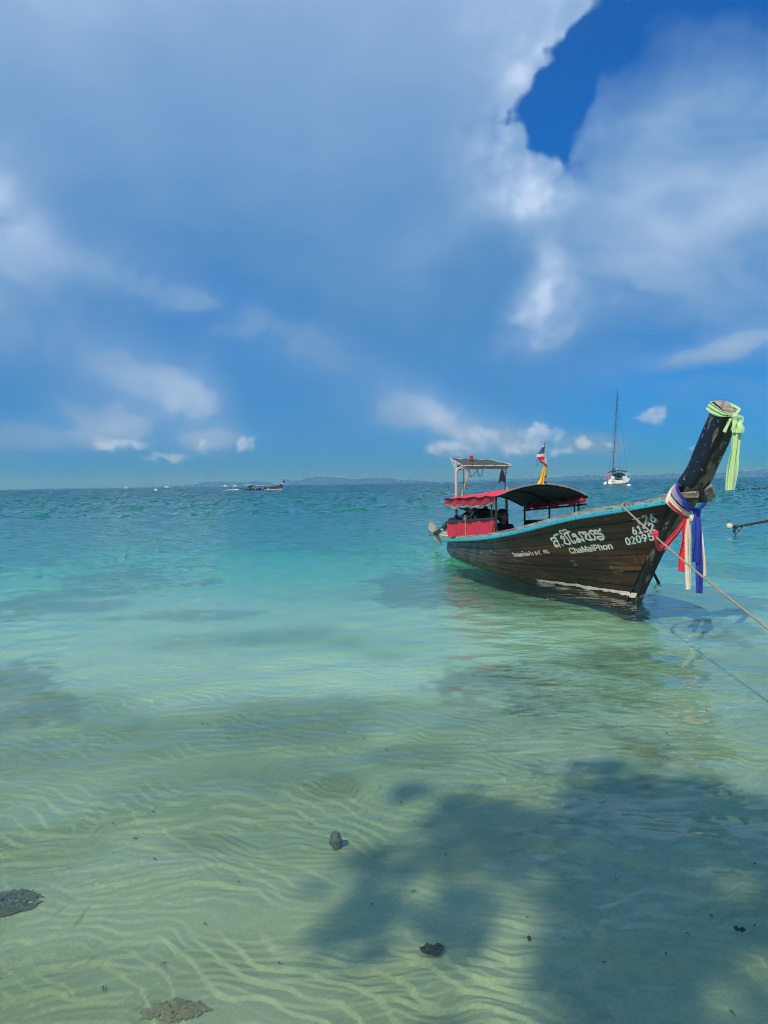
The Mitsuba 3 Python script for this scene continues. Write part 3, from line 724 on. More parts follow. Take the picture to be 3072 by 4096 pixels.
# side cloth on its bar
sa = np.linspace(6.42, 3.46, 44)
S1 = np.stack([np.stack([sa, .875 + .012 * np.sin(sa * 6 + 2 * u) + .010 * np.sin(sa * 15), (.815 + (6.42 - sa) * .066) * (1 - u) + u * np.interp(sa, [3.4, 6.5], [.760, .500])], -1) for u in np.linspace(0, 1, 12)], 1)
S1[0, :, 0] -= .10 * np.linspace(0, 1, 12)
add(B + 'side_cloth', grid(bw(S1)), 'red_cloth', True)
labels[B + 'side_cloth'] = {'label': 'red cloth panel closing the engine bay above the rail'}
add(B + 'side_cloth__top_bar', tube(bw([(6.50, .88, .822), (3.40, .88, 1.030)]), .026, 8), 'pole_dark', 40)
add(B + 'side_cloth__tie_cord', tube(bw([(5.10, .905, 1.03), (5.10, .90, .91), (5.08, .90, .58)]), .010, 6), 'rope_fibre', 40)
S2 = np.stack([np.stack([np.linspace(3.66, 3.40, 8), .89 + .012 * np.sin(np.linspace(0, 6, 8) + u), .99 - u * .24 + 0 * np.linspace(0, 1, 8)], -1) for u in np.linspace(0, 1, 8)], 1)
add(B + 'side_cloth__loose_end', grid(bw(S2)), 'red_cloth', True)
add(B + 'side_cloth__green_twine', join(*[tube(bw(curve([(3.50, .90, .93), (3.47, .93, .86 - .02 * q), (3.50, .91, .80), (3.46, .92, .76 + .01 * q)], 12)), .007, 5) for q in range(4)]), mat('green_twine', (.03, .16, .08), .8))

# ---------------------------------------------------------------- the frame with the stretched roof over the stern
R = B + 'roof_frame'
fp = [(6.48, .68, .25), (6.48, .665, .8), (6.48, .655, 1.5), (6.48, .645, 1.93), (6.48, .615, 1.985), (6.48, .56, 2.0), (6.48, .0, 1.998), (6.48, -.42, 1.99), (6.48, -.49, 1.97), (6.48, -.515, 1.92), (6.48, -.515, 1.5), (6.48, -.51, .8), (6.48, -.50, .25)]
add(R, tube(bw(curve(fp, 90)), .031, 10), 'pole_cream', 40)
labels[R] = {'label': 'cream tube frame carrying the stretched roof over the stern'}
add(R + '__sleeve', tube(bw([(6.48, .668, .45), (6.48, .660, .98)]), .036, 10), 'pole_dark', 40)
add(R + '__sleeve', tube(bw([(6.48, -.51, .40), (6.48, -.512, .99)]), .037, 10), 'pole_dark', 40)
for z in (1.06, 1.12, 1.30):
    add(R + '__lashing', tube(bw([(6.48, .655, z), (6.48, .655, z + .018)]), .038, 10), 'black_cloth')
add(R + '__hook', tube(bw(curve([(6.48, .66, 1.17), (6.46, .76, 1.165), (6.45, .80, 1.19), (6.45, .79, 1.22)], 12)), .009, 6), 'steel', 40)
fl, fr_, bl, br = np.array([6.42, .50, 2.045]), np.array([6.42, -.585, 2.035]), np.array([7.55, .46, 2.235]), np.array([7.55, -.60, 2.19])
loop = curve([fl, fl * .5 + fr_ * .5 - [0, 0, .0], fr_, fr_ + [.06, -.03, .02], fr_ * .5 + br * .5, br, br * .5 + bl * .5, bl, bl * .5 + fl * .5, fl + [.05, .03, .01], fl], 120)
add(R + '__roof_rim', tube(bw(loop), .017, 8), 'pole_cream', 40)
ug, vg = np.meshgrid(np.linspace(0, 1, 24), np.linspace(0, 1, 24), indexing='ij')
pt = (fl * (1 - vg[..., None]) + fr_ * vg[..., None]) * (1 - ug[..., None]) + (bl * (1 - vg[..., None]) + br * vg[..., None]) * ug[..., None]
pt[..., 2] += .012 - .035 * np.sin(np.pi * ug) * np.sin(np.pi * vg) + .008 * np.sin(vg * 26 + ug * 5)
add(R + '__roof_cloth', grid(bw(pt)), 'panel_tarp', True)
labels[R + '__roof_cloth'] = {'label': 'dark grey green roof cloth stretched on the tube frame'}
A1 = np.stack([fl * (1 - v) + fr_ * v + [0, 0, .012] for v in np.linspace(.06, .97, 30)])
A2 = A1 + np.array([-.02, 0, -.055]) + np.stack([0 * A1[:, 0], 0 * A1[:, 0], .016 * np.sin(np.linspace(0, 20, 30))], -1)
add(R + '__front_flap', grid(bw(np.stack([A1, A1 * .5 + A2 * .5 + [-.02, 0, 0], A2], 1))), 'panel_tarp', True)
for v in (.18, .42, .66, .9):
    q = fl * (1 - v) + fr_ * v
    add(R + '__tie', tube(bw([q + [0, .012, -.024], q + [-.03, 0, .0], q + [0, -.012, .03]]), .007, 5), 'black_cloth')
for q0, q1 in (((6.48, .64, 1.93), (7.0, .50, 2.15)), ((6.48, .645, 1.97), (6.44, .52, 2.06)), ((6.48, -.50, 1.93), (6.44, -.56, 2.05)), ((6.48, .64, 1.90), (7.4, .47, 2.21))):
    add(R + '__bracket', tube(bw([q0, q1]), .013, 6), 'pole_cream', 40)
for q in range(5):
    add(R + '__bracket_cord', tube(bw(curve([(6.48, .62 - .02 * q, 1.96), (6.55 + .06 * q, .60 - .03 * q, 2.03), (6.46, .54 - .01 * q, 2.07)], 10)), .008, 5), 'black_cloth')
lamp = trimesh.creation.revolve(np.array([(0, 0), (.052, 0), (.052, .02), (.044, .025), (.044, .085), (.034, .105), (0, .11)]), sections=20)
lamp.apply_translation(bw([7.30, .03, 2.19]))
add(R + '__warning_lamp', lamp, 'red_plastic', 40)
labels[R + '__warning_lamp'] = {'label': 'red domed warning lamp on the roof'}
add(R + '__lamp_base', tube(bw([(7.30, .03, 2.15), (7.30, .03, 2.19)]), .05, 14), 'pole_dark', 40)
add(R + '__brace', tube(bw([(6.50, .365, 1.985), (6.60, .47, 1.42), (6.62, .50, 1.2)]), .021, 8), 'bamboo', 40)
labels[R + '__brace'] = {'label': 'slanting yellow bamboo brace under the roof'}
for c in ([(6.46, .37, 1.97), (6.46, .34, 1.86), (6.46, .33, 1.80), (6.46, .30, 1.81), (6.46, .24, 1.86), (6.46, .17, 1.97)], [(6.46, .17, 1.97), (6.46, .15, 1.86), (6.46, .115, 1.805), (6.46, .07, 1.86), (6.46, .05, 1.975)], [(6.46, .49, 2.0), (6.48, .485, 1.7), (6.5, .48, 1.35)]):
    add(R + '__cable', tube(bw(curve(c, 26)), .008, 6), 'pole_dark', 40)
add(R + '__hanging_line', tube(bw(curve([(6.45, -.475, 1.9), (6.42, -.455, 1.5), (6.42, -.47, 1.1), (6.42, -.45, .8)], 20)), .012, 6), 'pole_dark', 40)

# ---------------------------------------------------------------- engine on its swivel with the long propeller shaft
E = B + 'engine'


def rbox(c, s, r=.02):
    c, s = np.asarray(c, float), np.asarray(s, float) / 2 - r
    sp = [m3.Manifold.sphere(r, 10).translate([float(c[0] + i * s[0]), float(c[1] + j * s[1]), float(c[2] + l * s[2])]) for i in (-1, 1) for j in (-1, 1) for l in (-1, 1)]
    m = m3.Manifold.batch_hull(sp).to_mesh()
    v = np.array(m.vert_properties[:, :3], float)
    return trimesh.Trimesh(bw(v), m.tri_verts)


add(E, join(rbox((5.95, .30, .86), (.70, .38, .30)), rbox((5.95, .30, 1.05), (.62, .26, .14)), rbox((5.55, .30, .92), (.16, .42, .36))), 'black_iron', 30)
labels[E] = {'label': 'black diesel engine on its swivel under the red awning'}
add(E + '__valve_cover', rbox((5.95, .30, 1.145), (.58, .17, .06)), mat('engine_grey', (.10, .10, .10), .5), 30)
for a in (5.72, 5.88, 6.04, 6.20):
    add(E + '__exhaust_stub', tube(bw(curve([(a, .43, 1.03), (a, .53, 1.02), (a + .06, .58, .97)], 10)), .026, 8), 'black_iron', 40)
    add(E + '__injector', tube(bw([(a, .36, 1.10), (a + .02, .47, 1.17)]), .014, 6), 'steel', 40)
add(E + '__exhaust_pipe', tube(bw(curve([(5.75, .58, .96), (6.2, .60, .95), (6.42, .60, .93), (6.5, .56, .86)], 20)), .036, 9), mat('pipe_rust', (.20, .17, .15), .7), 40)
add(E + '__alternator', tube(bw([(5.62, .52, .96), (5.80, .52, .96)]), .075, 14), 'engine_grey', 40)
add(E + '__pulley', tube(bw([(5.44, .30, .93), (5.49, .30, .93)]), .12, 18), 'black_iron', 40)
add(E + '__pulley', tube(bw([(5.50, .52, .96), (5.54, .52, .96)]), .05, 14), 'steel', 40)
add(E + '__air_filter', tube(bw([(5.95, .22, 1.20), (6.22, .22, 1.20)]), .075, 14), 'black_iron', 40)
add(E + '__cooling_pipe', tube(bw(curve([(5.62, .44, 1.19), (5.63, .53, 1.13), (5.62, .56, 1.05), (5.65, .60, .98)], 14)), .019, 7), 'cream_plastic', 40)
for q, c in enumerate(([(5.5, .42, 1.16), (5.32, .50, 1.10), (5.25, .55, 1.02), (5.34, .56, .98), (5.44, .50, 1.04)], [(5.6, .45, 1.12), (5.4, .58, 1.14), (5.22, .62, .98), (5.36, .60, .93)], [(6.3, .40, 1.1), (6.2, .55, 1.14), (6.0, .60, 1.08), (5.8, .57, 1.12)])):
    add(E + '__hose', tube(bw(curve(c, 22)), .012, 6), 'pole_dark', 40)
add(E + '__bell_housing', tube(bw([(6.28, .30, .88), (6.44, .30, .86), (6.62, .31, .84)]), [.17, .15, .06], 14), 'black_iron', 40)
add(E + '__swivel_post', tube(bw([(5.95, .30, .10), (5.95, .30, .75)]), .055, 10), 'black_iron', 40)
add(E + '__swivel_yoke', rbox((5.95, .30, .70), (.30, .46, .06)), 'black_iron', 30)
add(E + '__tiller', tube(bw([(5.5, .30, 1.0), (4.55, .42, 1.02)]), .018, 7), 'steel', 40)
sh = curve([(6.6, .72, .86), (7.5, .60, .70), (8.6, .43, .50), (9.42, .31, .385)], 20)
add(E + '__shaft', tube(bw(sh), .046, 9), 'black_iron', 40)
add(E + '__shaft_joint', body([[(bw([6.45, .60, .85]), .09), (bw([6.75, .70, .83]), .075)]], .03, 3), 'black_iron', True)
add(E + '__shaft_strut', tube(bw(curve([(7.0, .66, .80), (7.3, .63, .66), (7.9, .53, .56), (8.2, .49, .57)], 14)), .016, 6), 'black_iron', 40)
hub = np.array([9.45, .305, .385])
add(E + '__propeller_hub', tube(bw([hub - [.06, 0, 0], hub, hub + [.16, -.02, -.02]]), [.060, .062, .03], 12), 'black_iron', 40)
for sg in (1, -1):
    rr = np.linspace(0, 1, 12)
    wid = .040 + .20 * np.sin(np.pi * np.clip(rr * .86 + .07, 0, 1)) ** .8
    cen = hub + np.stack([.02 * rr, (.17 * rr + .02) * sg * .75, (.24 * rr + .03) * sg], -1)
    tw = np.radians(62 - 30 * rr)
    uu = np.linspace(-1, 1, 9)
    bl_ = cen[:, None] + uu[None, :, None] * wid[:, None, None] / 2 * np.stack([np.cos(tw) * .55, .80 * np.sin(tw), -.62 * np.sin(tw)], -1)[:, None]
    th = .008 * (1 - uu ** 2)[None, :, None] * np.array([1, .2, 0])
    add(E + '__propeller_blade', join(grid(bw(bl_ + th)), grid(bw(bl_ - th))), 'blade_paint', True)
add(E + '__shaft_fin', tube(bw(curve([(9.55, .30, .33), (9.9, .32, .30), (10.1, .30, .26)], 8)), .012, 6), 'black_iron', 40)

# stern clutter: hose loops, wooden stub
add(B + 'wooden_stub', tube(bw([(6.36, .74, .42), (6.40, .76, .62), (6.42, .77, .70), (6.42, .77, .715)]), [.045, .040, .036, .02], 10), 'cream_plastic', 40)


# ---------------------------------------------------------------- cloths tied round the prow
def wrap(key, pts, widths, bs, seed, label, cat='sash', side=None, pleats=2.5, amp=.008, thick=.010):
    p = bw(curve(pts, 40))
    w = np.interp(np.linspace(0, 1, 40), np.linspace(0, 1, len(widths)), widths)
    t = np.gradient(p, axis=0)
    if side is None:
        axis = bw(np.array([-1.45, 0, 1.7])) - bw(np.array([-1.15, 0, 1.42]))
        out = np.cross(t, axis)
        side = np.cross(out, t)
    return ribbon(p, side, w, thick, pleats, amp, seed)


def tail(top, length, w0, w1, seed, lean=(0, 0), pleats=2.0, amp=.016, thick=.007, facing=None, n=34):
    s = np.linspace(0, 1, n)
    path = np.array(top)[None] + np.stack([lean[0] * s + .012 * np.sin(3 * s + seed), lean[1] * s + .012 * np.sin(2.3 * s + 2 * seed), -length * s], -1)
    g = np.random.default_rng(seed + 40)
    turn = .25 + .30 * np.sin(2.6 * s + g.uniform(0, 6)) + .16 * np.sin(6.5 * s + g.uniform(0, 6))
    f = np.stack([np.sin(turn), np.cos(turn), .10 * np.sin(5 * s + seed)], -1)
    side = bw(f) - bw(np.zeros(3))
    return ribbon(bw(path), side, (w0 + (w1 - w0) * np.clip(s * 4, 0, 1)) * (1 + .10 * np.sin(4.3 * s + g.uniform(0, 6)) + .05 * np.sin(11 * s)), thick, pleats, amp * np.clip(s * 3 + .3, 0, 1), seed)


mat('green_sash', cloth_tone((.42, .68, .34), (.52, .76, .44)), .85, sheen=.3)
mat('white_sash', cloth_tone((.62, .58, .49), (.76, .72, .64)), .85, sheen=.3)
mat('blue_sash', cloth_tone((.014, .035, .30), (.026, .060, .42)), .85, sheen=.3)
mat('violet_sash', cloth_tone((.26, .26, .44), (.36, .36, .54)), .85, sheen=.3)
mat('red_sash', cloth_tone((.58, .030, .075), (.72, .055, .11)), .85, sheen=.3)

G = 'green_sash_cloth'
labels[G] = {'label': 'pale green sash knotted round the top of the tall prow with a long hanging tail', 'category': 'sash'}
add(G + '__band', wrap(G, [(-1.965, .02, 2.395), (-1.88, .105, 2.42), (-1.655, .108, 2.525), (-1.635, .06, 2.54), (-1.635, -.06, 2.54), (-1.66, -.105, 2.53), (-1.90, -.10, 2.46), (-1.965, -.02, 2.405)], [.05, .085, .125, .115, .11, .10, .06, .05], 0, 1, ''), 'green_sash', 40)
add(G + '__knot', blob(bw([-1.985, .0, 2.375]), [.040, .040, .048], 4, .35), 'green_sash', True)
add(G + '__short_tail', tail((-2.0, -.005, 2.37), .175, .05, .125, 2, lean=(-.01, -.0)), 'green_sash', 40)
add(G + '__short_tail', tail((-1.98, .06, 2.36), .15, .02, .035, 9, lean=(.05, .03), pleats=1), 'green_sash', 40)
add(G + '__bow', tube(bw(curve([(-2.0, -.02, 2.38), (-2.02, -.06, 2.37), (-2.02, -.075, 2.33), (-2.0, -.05, 2.31)], 12)), .012, 6), 'green_sash', 40)
add(G + '__long_tail', tail((-1.985, -.01, 2.33), .775, .075, .125, 5, lean=(.055, .03), pleats=1.7, amp=.020), 'green_sash', 40)

V = 'blue_sash_cloth'
labels[V] = {'label': 'blue sash tied under the prow with long blue tails hanging lowest', 'category': 'sash'}
add(V + '__band', wrap(V, [(-1.05, .06, 1.66), (-1.085, .145, 1.605), (-1.235, .215, 1.485), (-1.30, .16, 1.375), (-1.28, .03, 1.305)], [.06, .075, .085, .085, .06], 0, 3, ''), 'blue_sash', 40)
add(V + '__violet_band', wrap(V, [(-1.00, .10, 1.61), (-1.055, .175, 1.565), (-1.17, .232, 1.490), (-1.25, .205, 1.41), (-1.26, .08, 1.33)], [.07, .085, .085, .06, .03], 0, 4, ''), 'violet_sash', 40)
labels[V + '__violet_band'] = {'label': 'faded violet fold of the blue sash'}
add(V + '__band', wrap(V, [(-1.27, .02, 1.305), (-1.20, -.11, 1.345), (-1.12, -.22, 1.395), (-1.02, -.24, 1.46)], [.05, .05, .05, .05], 0, 6, ''), 'blue_sash', 40)
add(V + '__knot', blob(bw([-1.275, .005, 1.285]), [.048, .048, .042], 7, .35), 'blue_sash', True)
add(V + '__upper_tail', tail((-1.295, .015, 1.27), .60, .055, .115, 3, lean=(.02, .0), pleats=1.6), 'blue_sash', 40)
add(V + '__lower_tail', tail((-1.26, -.02, 1.27), .985, .05, .085, 8, lean=(.0, .0), pleats=1.4), 'blue_sash', 40)

W = 'white_sash_cloth'
labels[W] = {'label': 'cream white sash wrapped over the rail below the blue one, its tail half hidden', 'category': 'sash'}
add(W + '__band', wrap(W, [(-.97, .13, 1.585), (-1.035, .215, 1.525), (-1.075, .262, 1.45), (-1.13, .20, 1.345), (-1.175, .10, 1.27), (-1.235, .03, 1.235)], [.08, .105, .12, .115, .085, .05], 0, 11, '', pleats=4, amp=.007), 'white_sash', 40)
add(W + '__knot', blob(bw([-1.225, .035, 1.215]), [.034, .034, .05], 12, .35), 'white_sash', True)
add(W + '__tail', tail((-1.17, .035, 1.20), .875, .035, .070, 13, lean=(.01, .015), pleats=1.2), 'white_sash', 40)
add(W + '__tail', tail((-1.24, -.06, 1.20), .70, .03, .05, 14, lean=(-.035, -.02), pleats=1.2), 'white_sash', 40)

K = 'red_sash_cloth'
labels[K] = {'label': 'bright red sash under the prow, one tail hanging and one tied to the rope', 'category': 'sash'}
add(K + '__band', wrap(K, [(-1.03, .24, 1.46), (-1.08, .255, 1.405), (-1.15, .165, 1.285), (-1.165, .08, 1.225)], [.035, .035, .035, .035], 0, 15, '', pleats=1), 'red_sash', 40)
add(K + '__knot', blob(bw([-1.125, .055, 1.195]), [.040, .038, .036], 16, .35), 'red_sash', True)
add(K + '__tail', tail((-1.125, .06, 1.185), .655, .075, .115, 17, lean=(.045, .015), pleats=1.5), 'red_sash', 40)
_p = curve([(-1.12, .07, 1.18), (-1.13, .16, 1.06), (-1.10, .26, .935), (-1.10, .34, .865), (-1.22, .47, .855), (-1.46, .66, .94), (-1.74, .835, 1.055)], 50)
add(K + '__swag', ribbon(bw(_p), np.cross(np.gradient(bw(_p), axis=0), BW(1, .4, 0) - BW(0, 0, 0)), np.interp(np.linspace(0, 1, 50), [0, .3, .6, 1], [.06, .085, .075, .075]), .010, 1.8, .009, 18), 'red_sash', 40)
add(K + '__rope_knot', blob(bw([-1.77, .86, 1.065]), [.030, .036, .044], 19, .4), 'red_sash', True)

_S, _F = np.array([-.43, .54, 1.355]), np.array([-4.388, 1.487, .507])
_k = np.linspace(0, 1.62, 60)
_rp = _S + (_F - _S) * _k[:, None]
_rp[:, 2] -= .035 * np.sin(np.pi * np.clip(_k, 0, 1))
_rp = np.concatenate([curve([(-.30, .22, 1.18), (-.36, .38, 1.33), (-.40, .47, 1.385), (-.43, .53, 1.365)], 12)[:-1], _rp])
_tw = np.linspace(0, 1, 500)
_fine = np.stack([np.interp(_tw, np.linspace(0, 1, len(_rp)), _rp[:, q]) for q in range(3)], -1)
add('mooring_rope', tube(bw(_fine), .0100 + .0015 * np.sin(np.arange(500) * 1.9), 7), 'rope_fibre', 40, label='taut tan mooring rope running from the bow rail down to the right', category='rope')

# ---------------------------------------------------------------- flags on the canopy, the hanging shirt, the driver
add('flag_pole', tube(bw([(3.55, -.146, 1.58), (3.55, -.152, 1.80), (3.55, -.166, 2.13)]), [.017, .016, .014], 8), 'pole_cream', 40, label='cream bamboo flag pole standing on the front hoop of the canopy', category='pole')
add('flag_pole__tip', tube(bw([(3.56, -.150, 1.95), (3.56, -.148, 2.44)]), [.009, .005], 6), 'pole_cream', 40)
for z, b in ((1.76, -.148), (1.66, -.149), (1.965, -.157)):
    add('flag_pole__lashing', tube(bw([(3.55, b, z), (3.55, b, z + .016)]), .022, 8), 'black_cloth')
add('flag_pole__foot_lashing', blob(bw([3.55, -.147, 1.625]), [.030, .030, .045], 3, .4), 'black_cloth', True)


def fpx(x, y, a=3.55):
    return np.stack(np.broadcast_arrays(a, -.148 - (x - 484) / 10.53 * .0050, 2.426 - (y - 137) / 10.53 * .00459), -1)


mat('flag_red', cloth_tone((.50, .022, .05), (.62, .04, .08)), .8)
mat('flag_white', cloth_tone((.66, .64, .62), (.78, .76, .74)), .8)
mat('flag_blue', cloth_tone((.055, .055, .20), (.085, .08, .26)), .8)
mat('flag_yellow', cloth_tone((.70, .50, .015), (.82, .62, .04)), .8)
labels['striped_flag'] = {'label': 'faded red, white and blue striped flag hanging slack from the canopy pole', 'category': 'flag'}
HO = [(480, 172), (478, 285), (470, 410), (450, 680), (448, 795), (440, 935)]
FL = [(474, 190), (405, 285), (335, 420), (190, 700), (160, 830), (235, 965)]
for q, m in enumerate(('flag_red', 'flag_white', 'flag_blue', 'flag_white', 'flag_red')):
    u, v = np.meshgrid(np.linspace(0, 1, 12), np.linspace(0, 1, 8), indexing='ij')
    a0, a1, b0, b1 = (np.array(z, float) for z in (HO[q], HO[q + 1], FL[q], FL[q + 1]))
    xy = (a0 * (1 - v[..., None]) + a1 * v[..., None]) * (1 - u[..., None]) + (b0 * (1 - v[..., None]) + b1 * v[..., None]) * u[..., None]
    P = fpx(xy[..., 0], xy[..., 1], 3.55 + .05 * u * np.sin(4 * u + q + v))
    add('striped_flag__stripe', grid(bw(P)), m, True)
_c = curve([(165, 850, 0), (175, 950, 0), (270, 1040, 0), (400, 1110, 0), (500, 1190, 0), (520, 1250, 0)], 30)
add('striped_flag__curled_edge', ribbon(bw(fpx(_c[:, 0], _c[:, 1], 3.50)), bw(np.array([0, .5, .86])) - bw(np.zeros(3)), np.interp(np.linspace(0, 1, 30), [0, .3, 1], [.03, .055, .06]), .006, 1.2, .008, 21), 'flag_red', 40)
for q, (x0, y0, x1, y1) in enumerate(((150, 860, 95, 1040), (175, 1060, 130, 1190), (185, 1070, 150, 1225))):
    add('striped_flag__loose_thread', tube(bw(curve([fpx(x0, y0)[()], fpx((x0 + x1) / 2 + 10, (y0 + y1) / 2), fpx(x1, y1)], 8)), .004, 5), 'flag_blue', 40)
u, v = np.meshgrid(np.linspace(0, 1, 30), np.linspace(0, 1, 24), indexing='ij')
_y = 1225 + (1990 - 1225) * u
_l = np.interp(_y, [1225, 1300, 1530, 1800, 1930, 1990], [365, 330, 262, 195, 110, 95])
_r2 = np.interp(_y, [1225, 1300, 1550, 1800, 1930, 1990], [425, 430, 440, 395, 370, 350]) + 40 * np.clip(v - .8, 0, 1)
P = fpx(_l + (_r2 - _l) * v, _y + 40 * np.sin(v * 9) * u ** 3, 3.50 + .030 * np.sin(v * 13 + 1.5 * u) * (.3 + u) + .012 * np.sin(v * 27 - 3 * u))
add('yellow_flag', grid(bw(P)), 'flag_yellow', True, label='limp yellow flag hanging below the striped one on the canopy', category='flag')
u, v = np.meshgrid(np.linspace(0, 1, 22), np.linspace(0, 2 * np.pi, 26, endpoint=False), indexing='ij')
_wd = np.interp(u, [0, .1, .35, .8, 1], [.022, .028, .050, .064, .070])
P = np.stack([6.40 + _wd * .42 * np.sin(v) * (1 + .3 * np.sin(5 * v)), -.385 + .012 * u + _wd * np.cos(v) * (1 + .10 * np.sin(4 * v + 2 * u)), 1.955 - u * (.285 + .025 * np.sin(2 * v + 1))], -1)
add('hanging_shirt', grid(bw(P), False, True), 'shirt_dark', True, label='dark navy shirt hung from the right end of the stern roof', category='shirt')


def person(key, origin, fwd, label, mats=('skin', 'shirt_dark', 'shirt_dark', 'hair'), scale=1.0, head_dir=(1, 0), reach=.28, hooded=False, group=None):
    """A seated figure: origin at the seat, facing fwd."""
    f = np.array([*fwd, 0.0])
    f /= np.linalg.norm(f)
    l = np.array([-f[1], f[0], 0])
    W_ = lambda x, y, z: np.asarray(origin) + scale * (x * f + y * l + z * np.array([0, 0, 1]))  # noqa: E731
    q = lambda pts: [(W_(*p[:3]), p[3] * scale) for p in pts]  # noqa: E731
    h = np.array(head_dir, float)
    h /= np.linalg.norm(h)
    hx = lambda d, s, z: (.04 + d * h[0] - s * h[1], d * h[1] + s * h[0], z)  # noqa: E731
    ch = [[(0.02, 0, .50, .055), (.035, 0, .58, .050)], [(*hx(.0, 0, .68), .088), (*hx(.02, 0, .655), .078), (*hx(.03, 0, .615), .055)], [(*hx(.085, 0, .672), .020), (*hx(.105, 0, .648), .016)],
          [(*hx(0, .088, .66), .018), (*hx(-.005, .09, .675), .016)], [(*hx(0, -.088, .66), .018), (*hx(-.005, -.09, .675), .016)], [(*hx(.075, .02, .622), .012), (*hx(.075, -.02, .622), .012)]]
    for s in (1, -1):
        ch.append([(.0, .19 * s, .44, .052), (.06, .245 * s, .20, .042), (reach, .17 * s, .12, .030)])
        ch.append([(reach, .17 * s, .12, .030), (reach + .05, .165 * s, .115, .034), (reach + .085, .165 * s, .112, .030)])
        for k, ln in zip((-.026, -.009, .009, .026), (.060, .074, .070, .052)):
            ch.append([(reach + .08, .165 * s + k, .112, .011), (reach + .08 + ln * .6, .165 * s + k, .105, .010), (reach + .08 + ln * .9, .165 * s + k, .085, .008)])
        ch.append([(reach + .02, (.165 - .03) * s, .115, .013), (reach + .07, (.165 - .055) * s, .10, .010)])
        ch.append([(.36, .11 * s, .06, .058), (.40, .12 * s, -.10, .050), (.38, .12 * s, -.34, .036), (.47, .125 * s, -.38, .034), (.55, .13 * s, -.39, .022)])
    add(key, body([q(c) for c in ch], .026 * scale, 4), mats[0], True)
    tor = [[(0, .05, .07, .135), (.01, .06, .30, .145), (.0, .10, .42, .10)], [(0, -.05, .07, .135), (.01, -.06, .30, .145), (.0, -.10, .42, .10)], [(0, .12, .44, .085), (.02, 0, .50, .065), (0, -.12, .44, .085)]]
    for s in (1, -1):
        tor.append([(0, .17 * s, .44, .074), (.045, .232 * s, .255, .062)])
    add(key + '__shirt', body([q(c) for c in tor], .04 * scale, 6), mats[1], True)
    sh_ = [[(.02, .08 * s, .05, .10), (.20, .10 * s, .05, .088), (.38, .11 * s, .065, .074)] for s in (1, -1)] + [[(0, .06, .04, .13), (0, -.06, .04, .13)]]
    add(key + '__shorts', body([q(c) for c in sh_], .04 * scale, 6), mats[2], True)
    r = 1.18 if hooded else 1.0
    hair = [[(*hx(-.02, 0, .71), .088 * r), (*hx(.0, 0, .725), .076 * r)], [(*hx(-.035, 0, .66), .080 * r), (*hx(-.03, 0, .61), .060 * r)]]
    add(key + '__hair', body([q(c) for c in hair], .025 * scale, 4), mats[3], True)
    labels[key] = {'label': label, 'category': 'person'}
    if group:
        labels[key]['group'] = group


add(B + 'thwart', beam(bw([4.25, -.70, .335]), bw([4.25, .74, .335]), .26, .035), 'grey_wood')
person('person', bw([4.30, .42, .36]), HEAD[:2], 'driver in dark clothes sitting in the shade beside the red side cloth', head_dir=(1, .5), hooded=True)


# ---------------------------------------------------------------- stern clutter, the stake, the neighbour's propeller shaft, the buoys
labels['rope_coil'] = {'label': 'heap of thick cream hose and rope loops on the stern deck', 'category': 'rope'}
for q, c in enumerate(([(8.35, .30, .42), (8.25, .42, .50), (8.0, .555, .575), (7.8, .50, .57), (7.5, .44, .52), (7.3, .44, .45)], [(8.2, .38, .42), (8.1, .50, .47), (7.8, .55, .50), (7.5, .48, .47), (7.3, .48, .43)],
                       [(8.3, .20, .42), (8.1, .34, .47), (7.8, .40, .50), (7.5, .36, .46)], [(8.1, .56, .42), (7.8, .60, .45), (7.4, .58, .45), (6.75, .62, .44)])):
    add('rope_coil__loop', tube(bw(curve(c, 26)), .022 if q else .026, 8), 'cream_plastic', 40)
add('black_bucket', trimesh.creation.revolve(np.array([(0, 0), (.12, 0), (.15, .26), (.16, .27), (.145, .27), (.115, .02), (0, .02)]), sections=20).apply_translation(bw([7.2, .30, .36])), 'pole_dark', 40, label='black bucket on the stern deck behind the hose loops', category='bucket')

labels['wooden_stake'] = {'label': 'short dark wooden stake leaning in the water behind the bow', 'category': 'stake'}
add('wooden_stake', tube([(4.24, 12.25, .30), (4.36, 12.34, .12), (4.47, 12.42, -.05)], [.020, .022, .022], 8), 'black_iron', 40)

N = 'propeller_shaft'
labels[N] = {'label': 'black propeller shaft of a boat outside the picture, reaching in from the right', 'category': 'propeller shaft'}


def npx(x, y, d=22.6):
    """The neighbour's shaft is laid out in the upright plane across the line of sight, 22.6 m off; x, y in its own drawing units."""
    return np.array([10.335 + (x - 560) * .00094, d, .0 + (650 - y) * .00094 + (x - 560) * .000016])


add(N, tube([npx(560, 410), npx(1100, 310, 22.5), npx(1659, 215, 22.4), npx(4200, -240, 22.0)], [.030, .034, .036, .040], 9), 'black_iron', 40)
add(N + '__skeg', tube([npx(585, 440), npx(560, 655)], .013, 6), 'black_iron', 40)
add(N + '__skeg', tube([npx(800, 410), npx(700, 520), npx(560, 655)], .014, 6), 'black_iron', 40)
add(N + '__skeg', tube([npx(600, 440), npx(680, 530)], .013, 6), 'black_iron', 40)
add(N + '__hub', tube([npx(500, 395), npx(570, 405)], [.045, .050], 10), 'black_iron', 40)
add(N + '__propeller_blade', blob(npx(400, 360), [.095, .03, .070], 2, .12).apply_transform(trimesh.transformations.rotation_matrix(.2, [0, 1, 0], npx(400, 360))), mat('blade_white', lambda p, n, uv: mix((.60, .50, .38), (.80, .74, .62), fbm(p.x * 20, p.y * 20, p.z * 20)), .5), True)
labels[N + '__propeller_blade'] = {'label': 'cream white propeller blade at the end of the shaft'}
add(N + '__propeller_blade', blob(npx(525, 520), [.026, .02, .085], 5, .12), 'black_iron', True)

